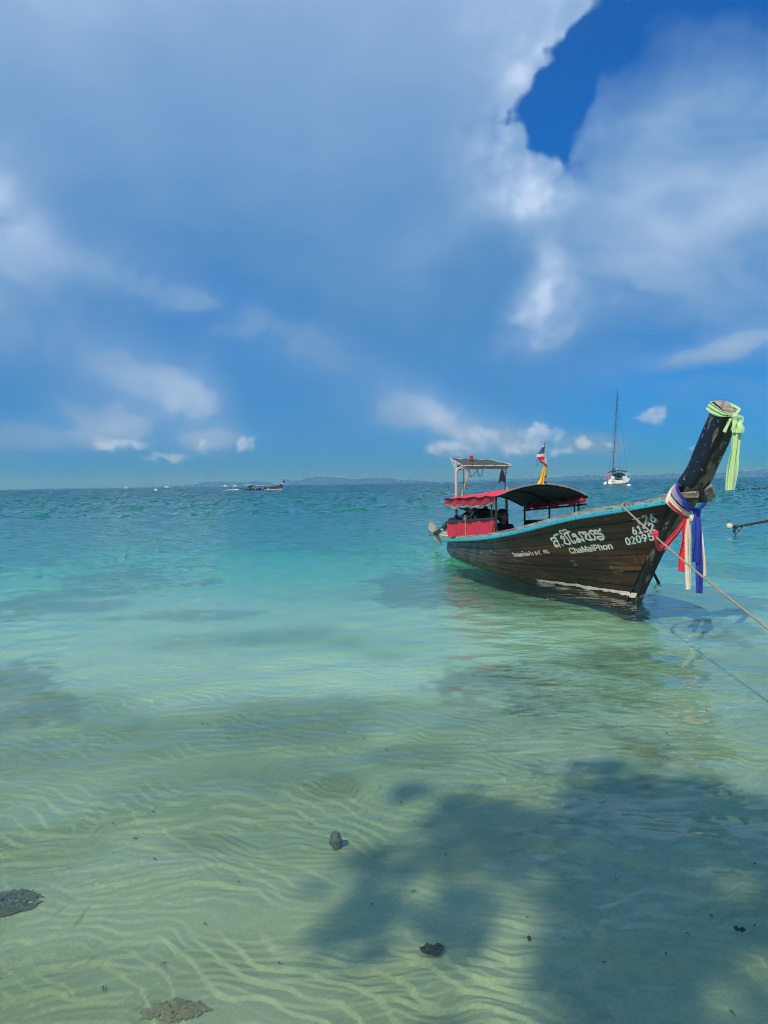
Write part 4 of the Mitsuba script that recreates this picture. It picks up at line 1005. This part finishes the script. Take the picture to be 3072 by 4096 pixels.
mat('buoy_white', lambda p, n, uv: mix((.66, .68, .68), (.82, .83, .82), fbm(p.x * 5, p.y * 5, p.z * 5)), .5)
add('mooring_buoy', blob((58.6, 183.5, .12), [.50, .50, .36], 2, .06), 'buoy_white', True, label='white round mooring buoy floating in front of the sailing yacht', category='buoy')
add('mooring_buoy_001', blob((-99.5, 336, .2), [.62, .62, .6], 3, .06), 'buoy_white', True, label='lone white buoy far off on the left', category='buoy')
_g2 = np.random.default_rng(5)
ORD = ['first', 'second', 'third', 'fourth', 'fifth', 'sixth', 'seventh', 'eighth']
for q, x in enumerate((2958, 2975, 2992, 3010, 3021, 3037, 3055, 3066)):
    az = math.atan((x / 4 - 384) / 768)
    d = 112 + 1.5 * q + 2 * _g2.random()
    add('net_float', blob((d * math.sin(az), d * math.cos(az), .04), [.16 + .10 * _g2.random(), .14, .11], q, .1, 2), 'pole_dark', True, label=f'{ORD[q]} small dark float from the left in the line of floats by the green sash', category='float', group='line of dark floats')

# ---------------------------------------------------------------- sailing yacht seen from astern
mat('gelcoat', lambda p, n, uv: mix((.74, .75, .74), (.82, .83, .82), fbm(p.x * .8, p.y * .8, p.z * .8)), .3)
mat('navy_canvas', cloth_tone((.014, .030, .045), (.028, .050, .068), 3.), .8)
mat('sail_cover', cloth_tone((.050, .075, .080), (.085, .11, .115), 3.), .8)
mat('dark_glass', (.012, .016, .022), .08)
mat('mast_grey', (.10, .115, .13), .4, metallic=.3)
YO = np.array([72.4, 236.5, 0.0])
_d = YO[:2] / np.linalg.norm(YO[:2])
_h = math.radians(1)
YF = np.array([_d[0] * math.cos(_h) + _d[1] * math.sin(_h), _d[1] * math.cos(_h) - _d[0] * math.sin(_h), 0])
YX = np.array([_d[1], -_d[0], 0])


def Y(p):
    """Yacht coordinates: x to the right seen from astern, y ahead, z up."""
    p = np.asarray(p, float)
    return YO + p[..., :1] * YX + p[..., 1:2] * YF + p[..., 2:] * np.array([0, 0, 1.0])


YK = 'sailing_yacht'
labels[YK] = {'label': 'white sailing yacht with bare mast and dark bimini, seen from astern', 'category': 'sailing yacht'}
sec = []
for y, hw, zb, top, bw_ in ((0, 3.25, .42, 1.90, 2.2), (.4, 3.3, .1, 1.92, 2.4), (5, 3.4, -.5, 2.0, 2.6), (10, 2.9, -.6, 2.15, 2.0), (14, 1.6, -.4, 2.35, .9), (17, .05, .5, 2.55, .03)):
    sec.append([(-hw, y, top), (-hw * .94, y, top * .6 + zb * .4), (-bw_ - .25, y, zb + .28), (-bw_ * .8, y, zb), (0, y, zb - .12), (bw_ * .8, y, zb), (bw_ + .25, y, zb + .28), (hw * .94, y, top * .6 + zb * .4), (hw, y, top)])
sec = np.array(sec)
add(YK + '__hull', grid(Y(sec)), 'gelcoat', 35)
tr = sec[0]
add(YK + '__transom', grid(Y(np.stack([tr, tr * [0, 1, 0] + [0, -.05, 1.3]], 1))), 'gelcoat')
add(YK + '__deck', grid(Y(np.stack([sec[:, 0], sec[:, -1]], 1))), 'gelcoat')
add(YK + '__stern_shade', grid(Y(np.array([tr[2:7] + [0, -.02, -.02], tr[2:7] * [.93, 1, 1] + [0, -.02, -.26]]))), 'dark_glass')  # dark strip added for the shade under the transom


def ybox(x0, x1, y0, y1, z0, z1, r=.08):
    sp = [m3.Manifold.sphere(r, 8).translate([x, y, z]) for x in (x0 + r, x1 - r) for y in (y0 + r, y1 - r) for z in (z0 + r, z1 - r)]
    m = m3.Manifold.batch_hull(sp).to_mesh()
    return trimesh.Trimesh(Y(np.array(m.vert_properties[:, :3], float)), m.tri_verts)


add(YK + '__coaming', ybox(-2.7, -1.25, .1, 5, 1.7, 2.55), 'gelcoat', 30)
add(YK + '__coaming', ybox(1.1, 2.4, .1, 5, 1.7, 2.45), 'gelcoat', 30)
add(YK + '__coach_roof', ybox(-2.0, 2.0, 6.5, 12.5, 1.9, 2.85), 'gelcoat', 30)
xs = np.linspace(-2.35, 2.2, 22)
arch = lambda lo, hi: np.stack([xs, 0 * xs + 6.1, lo + (hi - lo) * (1 - np.abs((xs + .05) / 2.3) ** 3.0)], -1)  # noqa: E731
add(YK + '__spray_hood', grid(Y(np.stack([arch(1.9, 1.9), arch(2.05, 3.75), arch(2.05, 3.75) + [0, .9, -.3]]))), 'navy_canvas', True)
for x0, x1, z0, z1 in ((-1.95, -1.45, 2.75, 3.35), (-.95, -.5, 2.85, 3.45), (-.1, .55, 2.85, 3.4), (.75, 1.15, 2.75, 3.35)):
    add(YK + '__hood_window', ybox(x0, x1, 6.0, 6.1, z0, z1, .03), mat('hood_pane', (.34, .38, .44), .15), 30)
add(YK + '__wheel', tube(Y(np.array([(-.35 + .55 * math.cos(t), 2.4, 2.35 + .55 * math.sin(t)) for t in np.linspace(0, 2 * math.pi, 26)])), .05, 6), 'navy_canvas', 40)
add(YK + '__cockpit_table', ybox(-.6, .55, 2.6, 4.0, 1.9, 2.55), 'navy_canvas', 30)
add(YK + '__helm_seat', ybox(.7, 1.9, .5, 1.6, 2.0, 2.95, .15), 'navy_canvas', 30)
add(YK + '__helm_seat', ybox(-1.3, -.4, .9, 1.8, 2.0, 2.75, .15), 'navy_canvas', 30)
xs = np.linspace(-3.25, 2.8, 26)
bim = lambda y, dz: np.stack([xs, 0 * xs + y, 3.82 + .56 * (1 - np.abs((xs + .2) / 3.05) ** 2.2) + dz], -1)  # noqa: E731
add(YK + '__bimini', grid(Y(np.stack([bim(.6, -.30), bim(.55, -.05), bim(.9, .05), bim(3.4, .10), bim(5.4, .0)]))), 'navy_canvas', True)
for x in (-3.1, 2.72):
    add(YK + '__bimini_pole', tube(Y(np.array([(x, .7, 1.9), (x, .7, 3.75)])), .045, 6), 'gelcoat', 40)
    add(YK + '__bimini_pole', tube(Y(np.array([(x, .9, 1.9), (x * .97, 3.2, 3.85)])), .035, 6), 'gelcoat', 40)
add(YK + '__radar_post', tube(Y(np.array([(2.28, .1, 1.3), (2.42, .1, 2.9), (2.52, .1, 3.85)])), [.10, .085, .06], 8), 'gelcoat', 40)
for x0, x1 in ((-3.3, -2.5), (2.5, 3.35)):
    for z in (2.25, 2.6):
        add(YK + '__guard_rail', tube(Y(np.array([(x0, .1, z), (x1, .1, z)])), .025, 5), 'steel', 40)
        add(YK + '__guard_rail', tube(Y(np.array([(x0 if x0 < 0 else x1, .1, z), (x0 if x0 < 0 else x1, 9, z + .25)])), .02, 5), 'steel', 40)
add(YK + '__outboard_motor', ybox(2.70, 2.98, -.05, .3, 2.1, 2.75, .08), 'navy_canvas', 30)
add(YK + '__mast', tube(Y(np.array([(-2.15, 9.0, 2.4), (-1.35, 9.0, 14), (-.42, 9.0, 29.3)])), [.155, .14, .10], 10), 'mast_grey', 40)
add(YK + '__mast_head', tube(Y(np.array([(-.42, 9, 29.3), (-.40, 9, 30.6)])), .04, 5), 'mast_grey', 40)
add(YK + '__wind_vane', tube(Y(np.array([(-.65, 9, 29.9), (-.15, 9, 30.1)])), .05, 5), 'mast_grey', 40)
for z, wd in ((10.5, 1.6), (18.5, 1.2), (24., .8)):
    x = np.interp(z, [2.4, 14, 29.3], [-2.15, -1.35, -.42])
    add(YK + '__spreader', tube(Y(np.array([(x - wd, 9.2, z), (x, 9, z - .1), (x + wd, 9.2, z + .05)])), .035, 5), 'mast_grey', 40)
for x0, y0, x1 in ((-1.0, .0, -.42), (-.75, 1.5, -.38), (-3.2, 8.6, -.5), (2.6, 8.6, -.35), (0, 16.5, -.4)):
    add(YK + '__stay', tube(Y(np.array([(x0, y0, 2.3 if y0 > 5 else 5.0), (x1, 9.0, 29.0)])), .028, 5), 'mast_grey', 40)
t_ = np.linspace(0, 1, 14)
add(YK + '__boom', tube(Y(np.stack([-1.3 - .6 * t_, 2.6 + 6.3 * t_, 4.5 - .1 * t_], -1)), .62 - .12 * t_, 12, flat=1.25), 'sail_cover', 40)
labels[YK + '__boom'] = {'label': 'boom under its grey green sail cover'}
add(YK + '__boom_end', ybox(-.95, -.55, 2.3, 2.7, 4.45, 5.0, .08), 'gelcoat', 30)
for z in (1.12, 1.06):
    pass
for q in range(7):
    add(YK + '__transom_lettering', ybox(-2.28 + .19 * q, -2.13 + .19 * q, -.12, -.06, .93, 1.16 + .02 * (q % 3), .012), 'dark_glass', 30)
labels[YK + '__transom_lettering'] = {'label': 'dark lettering on the transom'}
for q in range(2):
    add(YK + '__transom_grille', ybox(.95 + .8 * q, 2.3, -.12, -.06, 1.13 - .2 * q, 1.18 - .2 * q, .01), 'mast_grey', 30)
add('life_ring', trimesh.creation.torus(.40, .15, 28, 14).apply_transform(np.block([[np.stack([YX, [0, 0, 1], -YF], 1), Y(np.array([-2.9, -.25, 2.36]))[:, None]], [np.array([[0, 0, 0, 1.0]])]])), mat('ring_red', (.60, .10, .09), .6), 40, label='red life ring hung on the yacht\'s left stern rail', category='life ring')
u, v = np.meshgrid(np.linspace(0, 1, 12), np.linspace(0, 1, 12), indexing='ij')
add('ensign', grid(Y(np.stack([-4.15 + .75 * u + .06 * np.sin(5 * v), -.5 + .08 * np.sin(7 * u + 3 * v), 2.85 - 1.05 * v + .1 * u], -1))), mat('ensign_cloth', (.24, .20, .36), .8), True, label='faded purple ensign drooping at the yacht\'s left stern corner', category='flag')
add('ensign__staff', tube(Y(np.array([(-3.2, -.05, 1.95), (-3.75, -.45, 3.05)])), .03, 5), 'gelcoat', 40)
labels['inflatable_dinghy'] = {'label': 'white inflatable dinghy lying at the left of the yacht\'s stern', 'category': 'dinghy'}
Dg = lambda p: Y(np.asarray(p) + np.array([-3.15, -1.8, 0]))  # noqa: E731
pts = [(-.95, -1.2, .45), (-.95, .6, .46), (-.75, 1.5, .55), (0, 1.95, .65), (.75, 1.5, .55), (.95, .6, .46), (.95, -1.2, .45)]
add('inflatable_dinghy__tube', tube(Dg(curve(pts, 40)), .36, 12), 'gelcoat', 40)
add('inflatable_dinghy__transom', tube(Dg(np.array([(-.8, -1.0, .42), (.8, -1.0, .42)])), .28, 8), 'gelcoat', 40)
add('inflatable_dinghy__motor', body([[(Dg([-.1, -1.35, .85]), .17), (Dg([-.1, -1.35, .55]), .13), (Dg([-.1, -1.4, .0]), .07)]], .06, 4), 'navy_canvas', True)

# ---------------------------------------------------------------- the second long-tail boat, under way
ZO = np.array([-41.8, 268.0, 0.0])
ZX = np.array([.95, .31, 0]) / np.hypot(.95, .31)
ZB = np.array([-ZX[1], ZX[0], 0])


def Z2(p):
    """Coordinates of the far boat: x towards its bow, y away from us, z up."""
    p = np.asarray(p, float)
    return ZO + p[..., :1] * ZX + p[..., 1:2] * ZB + p[..., 2:] * np.array([0, 0, 1.0])


L2 = 'longtail_boat_001'
labels[L2] = {'label': 'small red brown long-tail boat under way far off on the left', 'category': 'boat', 'group': 'long-tail boats'}
mat('far_hull', lambda p, n, uv: mix((.13, .030, .022), (.20, .060, .040), noise(p.x * 2, p.y * 2, p.z * 6)), .5)
mat('far_dark', (.020, .018, .022), .6)
x_ = np.array([-6.6, -5, -2, 1, 3.5, 5.4, 6.7])
hw = np.array([.62, .85, 1.0, 1.0, .85, .5, .08])
zg = np.array([.62, .55, .58, .75, 1.05, 1.45, 1.95])
for s, m in ((-1, 'far_hull'), (1, 'far_hull')):
    g = np.stack([np.stack([x_ - np.array([0, 0, 0, 0, .1, .35, .75]), s * hw * .55, 0 * x_ - .25], -1), np.stack([x_, s * hw * .85, zg * .35], -1), np.stack([x_, s * hw * .97, zg * .68], -1)])
    add(L2 + '__hull', grid(Z2(g)), m, True)
    g = np.stack([np.stack([x_, s * hw * .97, zg * .68], -1), np.stack([x_, s * hw * 1.03, zg], -1), np.stack([x_, s * (hw - .12).clip(0), zg + .02], -1)])
    add(L2 + '__top_strake', grid(Z2(g)), 'hull_wood' if s < 0 else m, 35)
add(L2 + '__deck', grid(Z2(np.stack([np.stack([x_, -hw * .9, zg * .6], -1), np.stack([x_, hw * .9, zg * .6], -1)]))), 'grey_wood')
add(L2 + '__stem', tube(Z2(np.array([(6.0, 0, .2), (6.65, 0, 1.5), (7.0, 0, 2.4), (7.3, 0, 3.55)])), [.12, .15, .17, .17], 8), 'far_dark', 40)
add(L2 + '__prow_sash', blob(Z2([6.8, 0, 2.0]), [.30, .26, .24], 4, .3), 'flag_white', True)
add(L2 + '__prow_sash', blob(Z2([6.75, -.05, 1.6]), [.16, .2, .28], 6, .3), 'red_sash', True)
for x in (-3.0, -.6, 1.4):
    add(L2 + '__fender', blob(Z2([x, -1.05, .45]), [.20, .18, .30], int(x * 3) + 20, .1), 'gelcoat', True)
add(L2 + '__roof_frame', tube(Z2(curve([(-6.3, -.5, .7), (-6.2, -.5, 1.6), (-5.7, -.5, 1.75), (-4.4, -.5, 1.95), (-4.2, -.5, 1.9)], 16)), .05, 6), 'gelcoat', 40)
add(L2 + '__roof_frame', tube(Z2(curve([(-6.3, .5, .7), (-6.2, .5, 1.6), (-5.7, .5, 1.75), (-4.4, .5, 1.95), (-4.2, .5, 1.9)], 16)), .05, 6), 'gelcoat', 40)
add(L2 + '__engine', body([[(Z2([-5.3, 0, 1.15]), .32), (Z2([-4.6, 0, 1.3]), .34)], [(Z2([-4.6, 0, 1.3]), .2), (Z2([-4.5, 0, .5]), .15)]], .15, 3), 'far_dark', True)
add(L2 + '__shaft', tube(Z2(np.array([(-5.4, 0, 1.2), (-8.0, -.2, .55), (-9.4, -.3, .05)])), .07, 6), 'far_dark', 40)
u, v = np.meshgrid(np.linspace(-2.8, 1.6, 14), np.linspace(-.9, .9, 9), indexing='ij')
add(L2 + '__canopy', grid(Z2(np.stack([u, v, 1.55 + .20 * (1 - (v / .9) ** 2) - .06 * np.abs(u + .6)], -1))), mat('far_awning', (.20, .26, .36), .8), True)
for x in (-2.6, -.6, 1.4):
    for s in (-1, 1):
        add(L2 + '__canopy_post', tube(Z2(np.array([(x, s * .85, .5), (x, s * .85, 1.5)])), .035, 5), 'far_dark', 40)
person('person_001', Z2([-4.1, -.1, 1.35]), ZX[:2], 'person in dark clothes steering the far boat at its stern', scale=1.15)
person('person_002', Z2([1.9, -.15, .85]), ZX[:2], 'passenger in white sitting forward in the far boat', ('skin', 'flag_white', 'shirt_dark', 'hair'), 1.1)
person('person_003', Z2([.4, .1, .75]), ZX[:2], 'passenger in grey sitting amidships in the far boat', ('skin', 'grey_cloth', 'shirt_dark', 'hair'), 1.1)
# foam it throws up
mat('foam', lambda p, n, uv: mix((.62, .66, .68), (.82, .84, .84), fbm(p.x * 3, p.y * 3, p.z * 3)), .9)
_fm = []
for q in range(70):
    k = _g2.random()
    _fm.append(blob(Z2([-9.2 - 4.6 * k, -.3 + .5 * (_g2.random() - .5), .10 + .28 * (1 - k) * _g2.random()]), np.array([.55, .35, .14]) * (.5 + .7 * _g2.random()) * (1.1 - .5 * k), q, .3, 1))
for q in range(60):
    k = _g2.random()
    _fm.append(blob(Z2([6.0 - 6.2 * k, -.80 - .35 * k + .1 * _g2.random(), .08 + .08 * _g2.random()]), np.array([.40, .22, .13]) * (.6 + .6 * _g2.random()) * (1.15 - .6 * k), q + 90, .3, 1))
add('wake_foam', join(*_fm), 'foam', True, label='white wake foam along and behind the far long-tail boat', category='foam', kind='stuff')

# ---------------------------------------------------------------- white boats on the horizon
for q, (px, dist, ln, lab) in enumerate(((507, 1500, 9, 'tiny white boat on the horizon, leftmost of four'), (669, 1350, 11, 'tiny white boat on the horizon, second from left'), (903, 1200, 8, 'tiny white boat on the horizon, third from left'), (942, 1250, 10, 'tiny white boat on the horizon nearest the far long-tail boat'))):
    az = math.atan((px / 4 - 384) / 768)
    o, ex, ey = np.array([dist * math.sin(az), dist * math.cos(az), 0]), np.array([math.cos(az), -math.sin(az), 0]), np.array([math.sin(az), math.cos(az), 0])
    P = lambda p: o + np.asarray(p)[..., :1] * ex + np.asarray(p)[..., 1:2] * ey + np.asarray(p)[..., 2:] * np.array([0, 0, 1.0])  # noqa: E731
    key = 'speedboat' + (f'_{q:03d}' if q else '')
    labels[key] = {'label': lab, 'category': 'boat', 'group': 'white boats on the horizon'}
    xx = np.linspace(-.5, .5, 7) * ln
    w_ = np.array([1.2, 1.3, 1.35, 1.3, 1.1, .7, .05])
    zz = np.array([1.1, 1.1, 1.15, 1.2, 1.35, 1.5, 1.7])
    add(key + '__hull', grid(P(np.stack([np.stack([xx, -w_, zz], -1), np.stack([xx * .95, -w_ * .7, 0 * xx - .2], -1), np.stack([xx * .95, w_ * .7, 0 * xx - .2], -1), np.stack([xx, w_, zz], -1)]))), 'gelcoat', 35)
    cab = m3.Manifold.batch_hull([m3.Manifold.sphere(.2, 8).translate([x, y, z]) for x, y, z in ((-.25 * ln, -.9, 1.2), (-.25 * ln, .9, 1.2), (.12 * ln, -.8, 1.2), (.12 * ln, .8, 1.2), (-.22 * ln, -.8, 2.5), (-.22 * ln, .8, 2.5), (.03 * ln, -.7, 2.5), (.03 * ln, .7, 2.5))]).to_mesh()
    add(key + '__cabin', trimesh.Trimesh(P(np.array(cab.vert_properties[:, :3], float)), cab.tri_verts), 'gelcoat', 30)

# ---------------------------------------------------------------- the tree behind the camera whose shade lies on the shallows
SHADE = np.array([(-.01, 2.3), (-.01, 2.85), (-.02, 3.05), (-.2, 3.2), (-.6, 3.45), (-1.0, 3.53), (-1.05, 3.7), (-.6, 3.74), (-.5, 4.05), (-.2, 4.2), (-.02, 4.6), (.19, 5.1), (.46, 5.32), (.72, 4.9), (1.17, 5.25), (1.55, 5.5), (2.4, 4.9), (4.2, 5.6), (5.2, 3.0), (3.2, 1.2), (.5, 1.4)])
FLECKS = [(.64, 3.80, .34, .22), (.70, 3.46, .26, .12), (.36, 3.22, .38, .17), (1.68, 3.84, .26, .16), (1.46, 2.98, .28, .09), (1.36, 4.05, .22, .12), (-.35, 3.9, .25, .12), (2.2, 4.4, .25, .1)]
_gt = np.random.default_rng(23)
_lv, _lf, _tips = [], [], []
_n_ = 0
while _n_ < 560:
    x, y = _gt.uniform(-1.2, 5.2), _gt.uniform(1.2, 5.7)
    e = inside_distance(SHADE, np.array([x]), np.array([y]))[0]
    if e < .04 or any(((x - fx) / rx) ** 2 + ((y - fy) / ry) ** 2 < 1.35 for fx, fy, rx, ry in FLECKS):
        continue
    if meshkit.noise(np.array([x * 3.1, y * 3.1, 7.0]), 4) > .74:
        continue
    if _gt.random() > np.clip(e / .45, .12, 1) or (x < .25 and _gt.random() < np.clip(.45 - .75 * x, .3, .93)):
        continue
    _n_ += 1
    z = 7.2 + 3.4 * meshkit.noise(np.array([x * .9, y * .9, 1.0]), 3) + 1.6 * _gt.random()
    c = np.array([x, y, -.33]) + SUN * (z + .33) / SUN[2]
    _tips.append(c)
    for _ in range(13):
        p = c + _gt.normal(0, .105, 3)
        a = _gt.normal(size=3)
        a /= np.linalg.norm(a)
        b = np.cross(a, _gt.normal(size=3))
        b /= np.linalg.norm(b)
        ln, wd = .11 + .05 * _gt.random(), .040 + .02 * _gt.random()
        k = len(_lv)
        _lv += [p - a * ln, p + b * wd - a * ln * .1, p + a * ln, p - b * wd - a * ln * .1]
        _lf += [[k, k + 1, k + 2], [k, k + 2, k + 3]]
TR = 'beach_tree'
labels[TR] = {'label': 'leafy tree on the beach leaning out over the shallows behind the camera', 'category': 'tree'}
scene['leaf_green'] = {'type': 'twosided', 'bsdf': {'type': 'diffuse', 'reflectance': {'type': 'rgb', 'value': [.05, .10, .03]}}}
add(TR + '__crown', trimesh.Trimesh(np.array(_lv), np.array(_lf), process=False), 'leaf_green')
labels[TR + '__crown'] = {'kind': 'stuff'}
_tips = np.array(_tips)
_base, _mid = np.array([1.2, -10.5, .3]), np.array([.6, -7.2, 5.0])
_cen = _tips.mean(0)
add(TR + '__trunk', tube(curve([_base, _base * .6 + _mid * .4 + [.1, 0, .4], _mid, _mid * .35 + _cen * .65 + [0, 0, .2], _cen], 20), np.linspace(.24, .07, 20), 10), 'grey_wood', 40)
for q in range(16):
    t_ = _tips[q * 31 % len(_tips)]
    add(TR + '__limb', tube(curve([_mid * .5 + _cen * .5, _mid * .2 + _cen * .5 + t_ * .3 + [0, 0, .2], t_], 12), np.linspace(.05, .012, 12), 6), 'grey_wood', 40)

# ---------------------------------------------------------------- what lies on the sand and floats by
def leaf(c, ln, wd, yaw, seed, lift=.012):
    u, v = np.meshgrid(np.linspace(-1, 1, 22), np.linspace(-1, 1, 11), indexing='ij')
    w = wd * (1 - np.abs(u) ** 2.2) ** .75 * (1 + .12 * np.sin(u * 17 + seed))
    P = np.stack([u * ln, v * w, .012 * np.abs(v) * (1 - u * u) + lift * (u * u) + .006 * np.sin(u * 6 + v * 3 + seed)], -1)
    cy, sy = math.cos(yaw), math.sin(yaw)
    P = P @ np.array([[cy, sy, 0], [-sy, cy, 0], [0, 0, 1]])
    return grid(P + np.asarray(c))


def on_bed(x, y, dz=.02):
    return np.array([x, y, float(bed(np.array([x]), np.array([y]), np.array([math.hypot(x, y)]))[0]) + dz])


mat('leaf_dark', lambda p, n, uv: mix((.018, .026, .020), (.045, .055, .040), noise(p.x * 90, p.y * 90, p.z * 90)), .7)
mat('leaf_brown', lambda p, n, uv: mix((.16, .050, .018), (.28, .11, .045), noise(p.x * 60, p.y * 60, p.z * 60)), .6)
mat('weed_dark', lambda p, n, uv: mix((.050, .070, .045), (.12, .135, .085), noise(p.x * 50, p.y * 50, p.z * 50)), .8)
mat('weed_brown', lambda p, n, uv: mix((.15, .145, .09), (.23, .22, .145), noise(p.x * 50, p.y * 50, p.z * 50)), .8)
add('sunken_leaf', leaf(on_bed(.175, 3.19), .052, .036, .1, 1), 'leaf_dark', True, label='round dark leaf on the sand at the bottom of the picture', category='leaf')
add('sunken_leaf__stalk', tube([on_bed(.12, 3.185, .025), on_bed(.14, 3.19, .03)], .004, 5), 'leaf_dark')
add('sunken_leaf_001', leaf(on_bed(1.53, 3.30), .024, .011, -.4, 2), 'leaf_dark', True, label='small dark leaf in the shade near the right edge', category='leaf')
add('sunken_leaf_002', leaf(on_bed(.60, 3.27), .010, .009, .6, 3), 'leaf_dark', True, label='tiny round dark leaf in the shade, right of the big one', category='leaf')
add('floating_leaf', leaf((2.343, 10.80, .012), .072, .030, -.35, 4), 'leaf_brown', True, label='brown dry leaf floating in front of the dark hull', category='leaf')
add('stone', blob(on_bed(-.296, 4.17, .04), [.034, .030, .050], 8, .45), 'weed_dark', True, label='dark upright stone on the sand at the edge of the shade', category='stone')


def weed(c, rx, ry, n, seed):
    g = np.random.default_rng(seed)
    out = []
    for _ in range(n):
        a, r = g.uniform(0, 2 * math.pi), math.sqrt(g.random())
        p = on_bed(c[0] + rx * r * math.cos(a), c[1] + ry * r * math.sin(a), .004 + .012 * (1 - r) * g.random())
        d = g.normal(0, .011, 2)
        out.append(tube([p - [d[0], d[1], 0], p + [0, 0, .003], p + [d[0], d[1], 0]], [.003, .008, .003], 4, flat=.35))
    return join(*out)


add('seaweed', weed((-1.86, 3.66), .15, .12, 420, 1), 'weed_dark', label='dark clump of seaweed on the sand at the left edge', category='seaweed')
add('seaweed_001', weed((-.83, 2.86), .12, .05, 300, 2), 'weed_brown', label='brown clump of seaweed on the sand at the bottom edge', category='seaweed')
_lt = []
_gl = np.random.default_rng(31)
for _ in range(90):
    x, y = _gl.uniform(-1.9, 2.6), 2.4 + 4.2 * _gl.random() ** 1.5
    if meshkit.noise(np.array([x * 1.5, y * 1.5, 5.0]), 9) < .45:
        continue
    p = on_bed(x, y, .010)
    d = _gl.normal(0, 1, 2) * .008
    _lt.append(tube([p - [d[0], d[1], 0], p + [0, 0, .004], p + [d[0], d[1], 0]], [.002, .003 + .003 * _gl.random(), .002], 4))
add('sea_litter', join(*_lt), 'weed_dark', label='scattered small dark bits of weed and bark on the sand', category='litter', kind='stuff')
